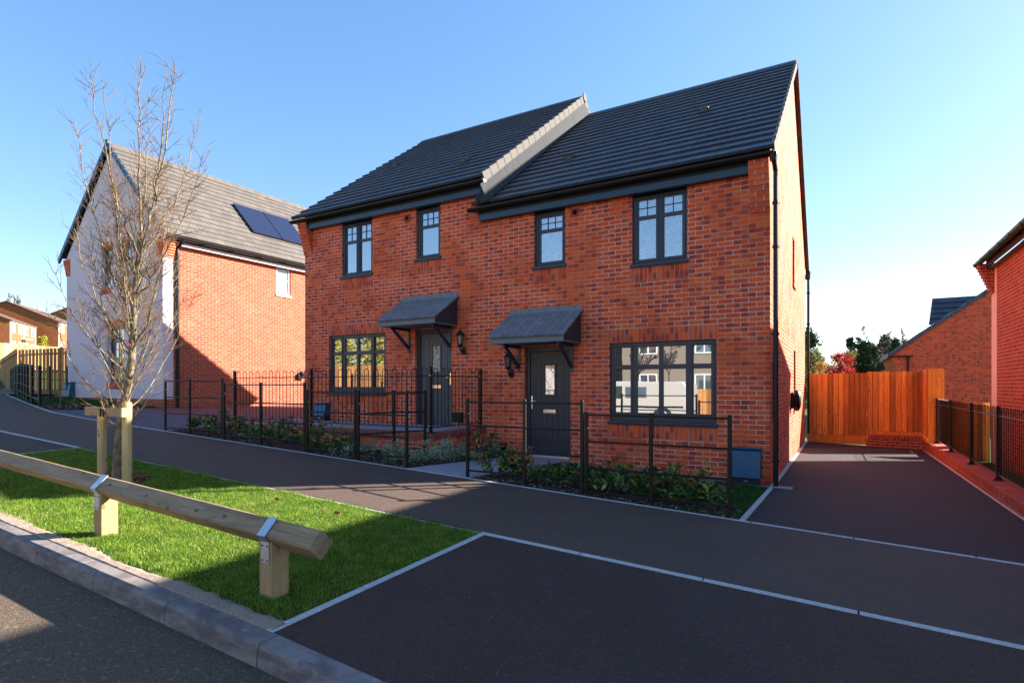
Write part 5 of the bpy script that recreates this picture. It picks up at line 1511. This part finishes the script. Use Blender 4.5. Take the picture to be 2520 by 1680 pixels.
def euonymus(x, y, r, label):
    z = gz(x, y); N = int(1700 * (r / .28) ** 2)
    t = thing('variegated_shrub', (x, y, z), label, 'shrub', 'variegated shrubs beside the garden path')
    nb = 26; cen = rng.normal(size=(nb, 3)) * np.array([r * .5, r * .5, r * .28]) + np.array([x, y, z + r * .42]); cen[:, 2] = np.maximum(cen[:, 2], z + .05)
    k = rng.integers(0, nb, N); P = cen[k] + rng.normal(size=(N, 3)) * r * .17; P[:, 2] = np.maximum(P[:, 2], z + .01)
    D = P - np.array([x, y, z - .1]) + rng.normal(size=(N, 3)) * r * .6
    leaves_mesh('leaves', P, D, rng.uniform(.016, .032, N), M['euonymus'], t, asp=.6, fold=False)
    lines = [(np.array([[x, y, z], (np.array([x, y, z]) + c) / 2 + [0, 0, .02], c]), np.array([.004, .003, .002])) for c in cen]
    tubes('stems', lines, M['stem'], t, 3)
euonymus(-5.98, 6.75, .27, 'grey-green variegated shrub behind the last post of the left fence')
euonymus(-6.65, 6.6, .24, 'grey-green variegated shrub by the return fence, left of the others')
euonymus(-5.62, 7.15, .30, 'large grey-green variegated shrub at the corner of the terrace wall')
euonymus(-5.62, 7.95, .26, 'variegated shrub against the side of the terrace wall, farther back')
euonymus(-5.6, 8.7, .24, 'variegated shrub in the corner between terrace wall and house')
rg = random.Random(5)
tag(tubes('bare_shrub', bare_crown((-6.28, 6.5, gz(-6.28, 6.5)), .35, .25, 1, 4, rg, .006, .1, .5), M['stem_dry'], None, 4), 'few dry upright twigs between the two variegated shrubs', 'shrub')

# ------------------------------------------------------------------ street tree and its stakes
def street_tree():
    rg = random.Random(21); bx, by = -7.62, 3.52; bz = gs(bx, by)
    t = thing('street_tree', (bx, by, bz), 'bare young street tree with upswept fine branches held between two stakes', 'tree')
    trunk = np.array([(bx, by, bz - .05), (-7.60, by, .60), (-7.52, by - .01, 1.05), (-7.40, by, 1.45), (-7.32, by + .01, 1.80), (-7.26, by, 2.2), (-7.20, by - .01, 2.65), (-7.13, by, 3.05), (-7.10, by, 3.22)])
    tr = np.array([.076, .062, .053, .046, .041, .036, .031, .026, .023])
    tubes('trunk', [(trunk, tr)], M['bark'], t, 12)
    br = []; tw = []
    def twigs(pts, L, lv, n, r0):
        for q in range(n):
            f = rg.uniform(.12, .99) * (len(pts) - 1.001); i = int(f); p = pts[i] + (pts[i + 1] - pts[i]) * (f - i); d = pts[i + 1] - pts[i]
            l = L * rg.uniform(.5, 1.0) * (1.1 - .5 * f / len(pts))
            b, rr, dd = grow(p, perp(d, rg.uniform(.45, .95), rg), l, r0, r0 * .45, 4, wander=.16, up=.10, rg=rg)
            tw.append((b, rr))
            if lv > 1: twigs(b, L * .42, lv - 1, max(2, int(l / .065)), max(r0 * .62, .0013))
            elif rg.random() < .6:   # bud
                e = b[-1]; dd = dd / np.linalg.norm(dd); tw.append((np.array([e - dd * .004, e + dd * .004, e + dd * .012]), np.array([.0018, .0032, .0008])))
    # leaders sweeping up from the upper trunk
    for (sx, sz), (tx, ty, tz), r0 in [((-7.25, 2.3), (-7.60, 3.35, 5.15), .015), ((-7.20, 2.65), (-7.36, 3.75, 5.10), .013), ((-7.11, 3.15), (-6.97, 3.45, 5.28), .017), ((-7.11, 3.12), (-6.52, 3.6, 5.15), .016),
                                       ((-7.15, 2.9), (-6.32, 3.4, 4.85), .014), ((-7.28, 2.0), (-7.82, 3.6, 4.15), .013), ((-7.32, 1.85), (-8.45, 3.4, 3.5), .012), ((-7.22, 2.5), (-6.25, 3.75, 4.1), .012),
                                       ((-7.12, 3.0), (-7.05, 4.2, 4.9), .012), ((-7.12, 3.0), (-6.85, 2.9, 4.8), .012), ((-7.3, 1.9), (-6.2, 3.35, 3.2), .011), ((-7.25, 2.3), (-7.72, 3.1, 4.6), .012)]:
        P0 = np.array([sx, by, sz]); P2 = np.array([tx, ty, tz]); P1 = P0 * .45 + P2 * .55; P1[2] = P0[2] + (P2[2] - P0[2]) * .30; P1[0] = P0[0] + (P2[0] - P0[0]) * .62; P1[1] = P0[1] + (P2[1] - P0[1]) * .62
        tt = np.linspace(0, 1, 14)[:, None]; b = (1 - tt) ** 2 * P0 + 2 * tt * (1 - tt) * P1 + tt ** 2 * P2
        b[1:-1] += np.array([[rg.gauss(0, .012) for _ in range(3)] for _ in range(12)])
        L = float(np.linalg.norm(np.diff(b, axis=0), axis=1).sum()); br.append((b, np.linspace(r0, .003, 14))); twigs(b, .40, 2, int(L * 17), .0036)
    # side branches, longer lower down, sweeping outwards then up
    n = 48
    for q in range(n):
        f = q / (n - 1); z = .78 + (3.15 - .78) * f ** .9; i = int(np.searchsorted(trunk[:, 2], z)) - 1; i = max(0, min(i, len(trunk) - 2))
        p = trunk[i] + (trunk[i + 1] - trunk[i]) * ((z - trunk[i, 2]) / (trunk[i + 1, 2] - trunk[i, 2]))
        az = q * 2.399 + rg.uniform(-.4, .4); out = rg.uniform(.55, .95) if f > .18 else rg.uniform(.7, 1.3)
        L = (.80 + .75 * math.sin(math.pi * min(1, f * 1.25 + .12))) * rg.uniform(.7, 1.05)
        if f < .12: L *= .62
        b, rr, _ = grow(p, (math.cos(az) * out, math.sin(az) * out, 1.0 - .35 * (1 - f)), L, rg.uniform(.0075, .0115) * (1 - .25 * f), .0024, 11, wander=.06, up=.115, rg=rg)
        br.append((b, rr)); twigs(b, .38, 2, int(L * 13), .0036)
    tubes('branches', br, M['bark'], t, 6); tubes('twigs', tw, M['twig'], t, 3)
street_tree()
t = thing('tree_stakes', (-7.64, 3.5, gs(-7.64, 3.5)), 'two round timber stakes with a crossbar and strap supporting the street tree', 'tree support')
for x_, y_, zt in ((-7.96, 3.50, 1.215), (-7.28, 3.46, 1.30)):
    m = MB(); z0 = gs(x_, y_); m.lathe([(.052, z0 - .1), (.052, z0 + .3), (.050, zt - .02), (.046, zt)], x_, y_, 18); m.build('stake', M['timber_stake'], t, smooth=False)
m = MB(); m.box(-8.14, -7.25, 3.385, 3.405, 1.13, 1.235); m.build('crossbar', M['timber_pale'], t, bevel=.003)
m = MB(); m.box(-7.272, -7.232, 3.382, 3.47, 1.13, 1.236); m.build('crossbar_end', M['timber_pale'], t)
for dx in (0, .07):
    m = MB(); pts = []
    for q in range(13):
        an = 2 * math.pi * q / 12; pts.append((-7.74 + dx + .012 * math.cos(an), 3.395 + .026 * math.sin(an) * 1.0, 1.183 + .065 * math.cos(an) * 1))
    m.tube([(-7.72 + dx, 3.378, 1.12), (-7.72 + dx, 3.375, 1.24), (-7.70 + dx, 3.41, 1.25), (-7.66 + dx, 3.46, 1.22)], .010, 6); m.build('strap', M['rubber'], t)
for x_, y_, lb in [(-4.3, 3.9, 'small brown leaf lying on the shaded grass near the back corner'), (-5.2, 3.9, 'curled brown leaf on the sunlit grass near the pavement')]:
    P = np.array([[x_, y_, gs(x_, y_) + .045]]); D = np.array([[1., .3, .15]]); tag(leaves_mesh('fallen_leaf', P, D, np.array([.07]), M['dead_leaf'], None, .6), lb, 'leaf', None)
m = MB(); m.tube([(-7.28, 3.45, 2.02), (-7.22, 3.44, 1.99), (-7.16, 3.44, 1.95)], .006, 5); tag(m.build('red_ribbon', M['red_tape']), 'tiny pink-red ribbon tied on the street tree trunk', 'ribbon')

# ------------------------------------------------------------------ distant trees
def crown_leaves(cx, cy, z0, z1, r, n, size, shape, clumps=60, sd=.16):
    """scatter clump centres in the crown volume then leaves round them"""
    f = rng.uniform(0, 1, clumps)
    if shape == 'cone': rr = r * (1 - f) ** .85 + .05 * r; f = f * .97
    elif shape == 'column': rr = r * np.sqrt(np.clip(1 - (f * 1.02) ** 3, .03, 1)) * (.75 + .25 * np.sin(f * 9))
    else: rr = r * np.sqrt(np.clip(1 - (2 * f - 1) ** 2, .05, 1))
    a = rng.uniform(0, 2 * np.pi, clumps); q = np.sqrt(rng.uniform(.25, 1, clumps)) * rr * rng.uniform(.8, 1.12, clumps)
    cen = np.stack([cx + q * np.cos(a), cy + q * np.sin(a), z0 + (z1 - z0) * f], 1)
    k = rng.integers(0, clumps, n); s = r * sd
    P = cen[k] + rng.normal(size=(n, 3)) * s * np.array([1, 1, .8])
    D = P - np.array([cx, cy, 0]) * np.array([1, 1, 0]) - np.array([0, 0, 1]) * (z0 + (z1 - z0) * .3); D = D / (np.linalg.norm(D, axis=1, keepdims=True) + 1e-6) + rng.normal(size=(n, 3)) * .8
    return P, D, rng.uniform(.6, 1.2, n) * size
def far_tree(name, x, y, zt, r, mat, label, cat='tree', shape='round', n=2600, size=.16, z0=-.8, crown0=.15, bark='bark_dark', clumps=70, sd=.16, group=None, bare=False):
    t = thing(name, (x, y, z0), label, cat, group); zc0 = z0 + (zt - z0) * crown0
    rg = random.Random(int(x * 50 + y * 7))
    L = [(np.array([[x, y, z0], [x + .05, y, (z0 + zt) / 2], [x, y, zt - .15]]), np.array([.16, .10, .02]) * (zt - z0) / 7)]
    for q in range(16):
        f = rg.uniform(.15, .9); zz = z0 + (zt - z0) * f; an = rg.uniform(0, 6.28); l = r * (1 - f * .8) * .9
        L.append((np.array([[x, y, zz], [x + math.cos(an) * l * .5, y + math.sin(an) * l * .5, zz + l * .15], [x + math.cos(an) * l, y + math.sin(an) * l, zz + l * .3]]), np.array([.04, .025, .01])))
    tubes('trunk', L, M[bark], t, 5)
    P, D, s = crown_leaves(x, y, zc0, zt, r, int(n * 1.7), size * 1.1, shape, int(clumps * 1.3), sd)
    leaves_mesh('crown', P, D, s, M[mat], t, asp=.55, fold=False)
    return t
def far_bare(x, y, zt, spread, label, r=.09, nb=16, start=.35, seed=1, z0=-.8, levels=3, up=.10, ang=.6, mat='bark_far', group='bare trees behind the timber fence'):
    rg = random.Random(seed); t = thing('bare_tree', (x, y, z0), label, 'tree', group)
    L = bare_crown((x, y, z0), zt - z0, spread, levels, nb, rg, r, start, ang, up)
    tubes('trunk', L[:1], M[mat], t, 6); tubes('branches', [(p, np.maximum(q, .02)) for p, q in L[1:]], M[mat], t, 3)
    return t
far_tree('pine_tree', -3.55, 70, 7.4, 1.6, 'conifer', 'tall layered dark pine half hidden by the rear downpipe of the brick house', shape='column', n=2600, size=.26, clumps=26, sd=.2)
far_tree('olive_tree', -2.05, 51, 4.3, 1.0, 'olive', 'yellow-green bushy tree beside the rear downpipe, above the fence', n=2600, size=.11)
far_bare(-1.6, 68, 5.6, 1.5, 'pale leafless bush between the yellow-green tree and the red maple', .08, 14, .2, 3)
far_tree('red_maple', -.10, 48.5, 3.9, .93, 'maple_l', 'scarlet leafed maple above the timber fence', n=4200, size=.10, clumps=90)
far_tree('orange_shrub', -1.28, 43.3, 3.0, .62, 'orange_l', 'orange leafed bush left of the scarlet maple', 'shrub', n=1500, size=.08)
far_bare(-.27, 69, 5.7, 1.1, 'thin leafless tree rising behind the scarlet maple', .06, 9, .5, 8, levels=2)
far_tree('cypress_tree', .84, 75.8, 7.1, .62, 'conifer', 'left one of the two narrow dark cypresses right of the maple', shape='column', n=2200, size=.20, clumps=60)
far_tree('cypress_tree', 1.55, 77.3, 7.15, .78, 'conifer_brown', 'right one of the two narrow cypresses, brownish', shape='column', n=2200, size=.20, clumps=60)
far_tree('olive_tree', .95, 60.7, 4.6, 1.25, 'olive', 'brown-green bushy tree between the scarlet maple and the dark spruce', n=2600, size=.13)
far_tree('spruce_tree', 1.66, 53, 4.85, 1.0, 'conifer', 'broad dark green spruce in the middle of the gap above the fence', shape='round', n=5200, size=.17, clumps=110, sd=.13)
far_bare(2.53, 73.3, 8.1, 1.3, 'tallest leafless tree above the dark spruce', .09, 12, .55, 12)
far_tree('larch_tree', 2.95, 78, 6.7, .9, 'conifer_brown', 'narrow brown conifer just right of the tallest leafless tree', shape='cone', n=1600, size=.2, clumps=60)
far_bare(3.3, 71.4, 7.5, 1.2, 'thin leafless tree right of the brown conifer', .07, 10, .5, 15)
far_tree('spruce_tree', 4.12, 76.5, 7.3, 1.35, 'conifer_brown', 'brownish pointed spruce left of the distant brick house', shape='cone', n=2400, size=.22, clumps=70)
far_tree('spruce_tree', 4.88, 72.3, 6.6, 1.2, 'conifer', 'dark pointed spruce nearest the distant brick house roof edge', shape='cone', n=2400, size=.2, clumps=70)
far_bare(2.75, 56, 4.6, 2.0, 'dense grey leafless thicket tree right of the dark spruce', .12, 34, .08, 19, up=-.01, ang=1.0)
far_bare(3.35, 54, 4.0, 1.8, 'dense grey leafless thicket tree beside the distant brick house wall', .12, 30, .08, 23, up=-.02, ang=1.0)
far_tree('thicket', 3.3, 60, 4.0, 1.5, 'conifer_brown', 'brown-grey thicket right of the dark spruce, low above the fence', 'tree', n=2600, size=.12)
far_tree('thicket', -.75, 64, 3.7, 1.2, 'olive', 'olive thicket low behind the orange bush and scarlet maple', 'tree', n=2200, size=.12)
far_tree('thicket', 2.2, 66, 5.3, 1.2, 'conifer_brown', 'brownish thicket behind the top of the dark spruce', 'tree', n=2200, size=.14)
far_bare(5.5, 70.4, 7.3, 1.7, 'spreading leafless tree above the roof edge of the distant brick house', .09, 14, .45, 27)
far_bare(-162, 51.8, 21.0, 4.2, 'leafless tree cut by the left edge of the photo behind the old houses', .35, 16, .3, 31, z0=9, mat='bark_far', group='bare trees behind the old houses')
far_bare(-160, 55, 19.6, 5.0, 'spreading leafless tree behind the ridge of the old house', .35, 18, .4, 37, z0=9, mat='bark_far', group='bare trees behind the old houses')
far_tree('golden_conifer', -104, 37.9, 8.7, 1.0, 'golden', 'small golden conifer before the wide brown gable', 'shrub', shape='cone', n=900, size=.3, z0=5.0, crown0=.02, clumps=50)
# bare earth at the far left end of the pavement
m = MB(); xs_ = np.linspace(-44, -27.5, 22); ys_ = np.linspace(8.2, 13.5, 9)
g = [[(a, b, gz(a, b) + .01 + .22 * max(0, math.sin((a + 44) / 16.5 * 3.1)) * max(0, math.sin((b - 8.2) / 5.3 * 3.1)) * random.uniform(.5, 1.1)) for b in ys_] for a in xs_]
for i in range(21):
    for j in range(8): m.face([g[i][j], g[i + 1][j], g[i + 1][j + 1], g[i][j + 1]])
tag(m.build('bare_earth', M['earth'], smooth=True), kind='structure')

# ------------------------------------------------------------------ across the road (mirrored in the ground-floor windows)
board_fence('timber_fence', 'sunlit timber fence across the road, mirrored in the left lower window', (-16, -6.6), (-42, -6.6), .8, 2.75, 'timber_rear', width=.15)
far_tree('golden_conifer', -29.5, -11, 7.0, 2.4, 'golden', 'golden conifer across the road, mirrored in the left lower window', 'tree', n=3600, size=.25, z0=.8, clumps=90)
far_tree('olive_tree', -25, -12, 6.2, 2.2, 'olive', 'green tree across the road, mirrored in the left lower window', 'tree', n=3000, size=.22, z0=.8, clumps=80)
M['brick_street'] = brick_mat('street_brick', [(0, (.34, .16, .09)), (1, (.28, .12, .07))], (.2, .09, .06), (.5, .42, .34), (.5, .42, .34))
M['render_street'] = render_mat('cream_street_render', (.24, .20, .16))
def street_house(x0, x1, y0, y1, wall, label, h=5.0):
    t = thing('street_house', ((x0 + x1) / 2, y1, .2), label, 'house', 'houses across the road')
    m = MB(); m.box(x0, x1, y0, y1, -.5, h); m.build('wall', M[wall], t)
    ym = (y0 + y1) / 2
    m = MB(); m.prism([(y1 + .3, h - .1), (y0 - .3, h - .1), (ym, h + 2.9)], x0 - .2, x1 + .2, lambda u, w, z: (w, u, z)); m.build('roof', M['roof_old'], t)
    n = int((x1 - x0) / 2.4)
    for i in range(n):
        a = x0 + (x1 - x0) * (i + .5) / n - .55
        for z in (1.1, 3.4):
            m = MB()
            for bx in ((a, a + 1.1, z, z + .07), (a, a + 1.1, z + 1.05, z + 1.12), (a, a + .07, z + .07, z + 1.05), (a + 1.03, a + 1.1, z + .07, z + 1.05), (a + .52, a + .58, z + .07, z + 1.05)): m.box(bx[0], bx[1], y1 + .002, y1 + .06, bx[2], bx[3])
            w = m.build('window', M['white_pvc'], t)
            m = MB(); m.box(a + .07, a + 1.03, y1 + .004, y1 + .02, z + .07, z + 1.05); m.build('pane', M['glass_up'], w)
street_house(-11.8, -5.2, -22, -15, 'render_street', 'cream rendered house across the road, mirrored in the large right lower window')
street_house(-21, -13.2, -23, -16, 'brick_street', 'brown brick house across the road, beside the cream one in the mirrored view')
for i_, (x_, y_, h_) in enumerate([(-7.4, -9.5, 5.2), (-9.6, -10.5, 5.8), (-11.6, -9.8, 5.0)]):
    far_bare(x_, y_, h_, 1.4, ['right', 'middle', 'left'][i_] + ' one of the bare young trees across the road, mirrored in the large lower window', .06, 18, .25, 50 + i_, z0=.2, group='bare trees across the road')
board_fence('timber_fence', 'short sunlit fence across the road behind the vans, mirrored in the large lower window', (-2.5, -7.4), (-15.5, -7.4), .1, 1.35, 'timber_rear', width=.15)
def van(x, y, z, L, H, label):
    t = thing('parked_van', (x, y, z), label, 'van', 'vans parked across the road')
    m = MB(); p = [(0, .38), (L, .38), (L, H - .15), (L - .12, H), (L * .38, H), (L * .30, H - .12), (L * .17, H * .58), (L * .03, H * .50), (0, H * .42)]
    m.prism([(x - L / 2 + a, z + b) for a, b in p], -.9, .9, lambda u, w, zz: (u, y + w, zz)); b = m.build('body', M['car_white'], t, bevel=.05)
    m = MB(); m.prism([(x - L / 2 + L * .21, z + H * .60), (x - L / 2 + L * .44, z + H * .60), (x - L / 2 + L * .44, z + H - .17), (x - L / 2 + L * .315, z + H - .17)], .9, .906, lambda u, w, zz: (u, y + w, zz)); m.build('side_window', M['glass'], b)
    for a0, a1 in ((.47, .66),):
        m = MB(); m.prism([(x - L / 2 + L * a0, z + H * .62), (x - L / 2 + L * a1, z + H * .62), (x - L / 2 + L * a1, z + H - .2), (x - L / 2 + L * a0, z + H - .2)], .9, .906, lambda u, w, zz: (u, y + w, zz)); m.build('side_window', M['glass_side'], b)
    m = MB(); m.box(x - L / 2 + .1, x + L / 2 - .1, y + .901, y + .915, z + H * .40, z + H * .44)
    m.build('trim_strip', M['black_plastic'], b)
    for a in (.19, .8):
        m = MB(); m.lathe([(.34, y + .72), (.34, y + .93), (.24, y + .94)], x - L / 2 + L * a, z + .34, 22, 'y'); w = m.build('wheel', M['tyre'], t)
        m = MB(); m.lathe([(.20, y + .941), (.18, y + .95)], x - L / 2 + L * a, z + .34, 16, 'y'); m.build('hub_cap', M['bolt'], w)
        m = MB(); m.lathe([(.34, y - .93), (.34, y - .72)], x - L / 2 + L * a, z + .34, 22, 'y'); m.build('wheel', M['tyre'], t)
    m = MB(); m.box(x - L / 2 - .03, x - L / 2 + .12, y - .88, y + .88, z + .35, z + .6); m.build('bumper', M['black_plastic'], t, bevel=.02)
    m = MB(); m.box(x - L / 2 + .06, x - L / 2 + .25, y + .899, y + .915, z + H * .40, z + H * .46); m.build('headlight', M['bolt'], t)
van(-7.0, -2.9, gs(-7.3, -3) - .12, 4.3, 1.62, 'white van across the road, mirrored in the large right lower window')
van(-12.2, -3.0, gs(-12, -3) - .12, 4.6, 1.95, 'second white van across the road, farther from the driveway')
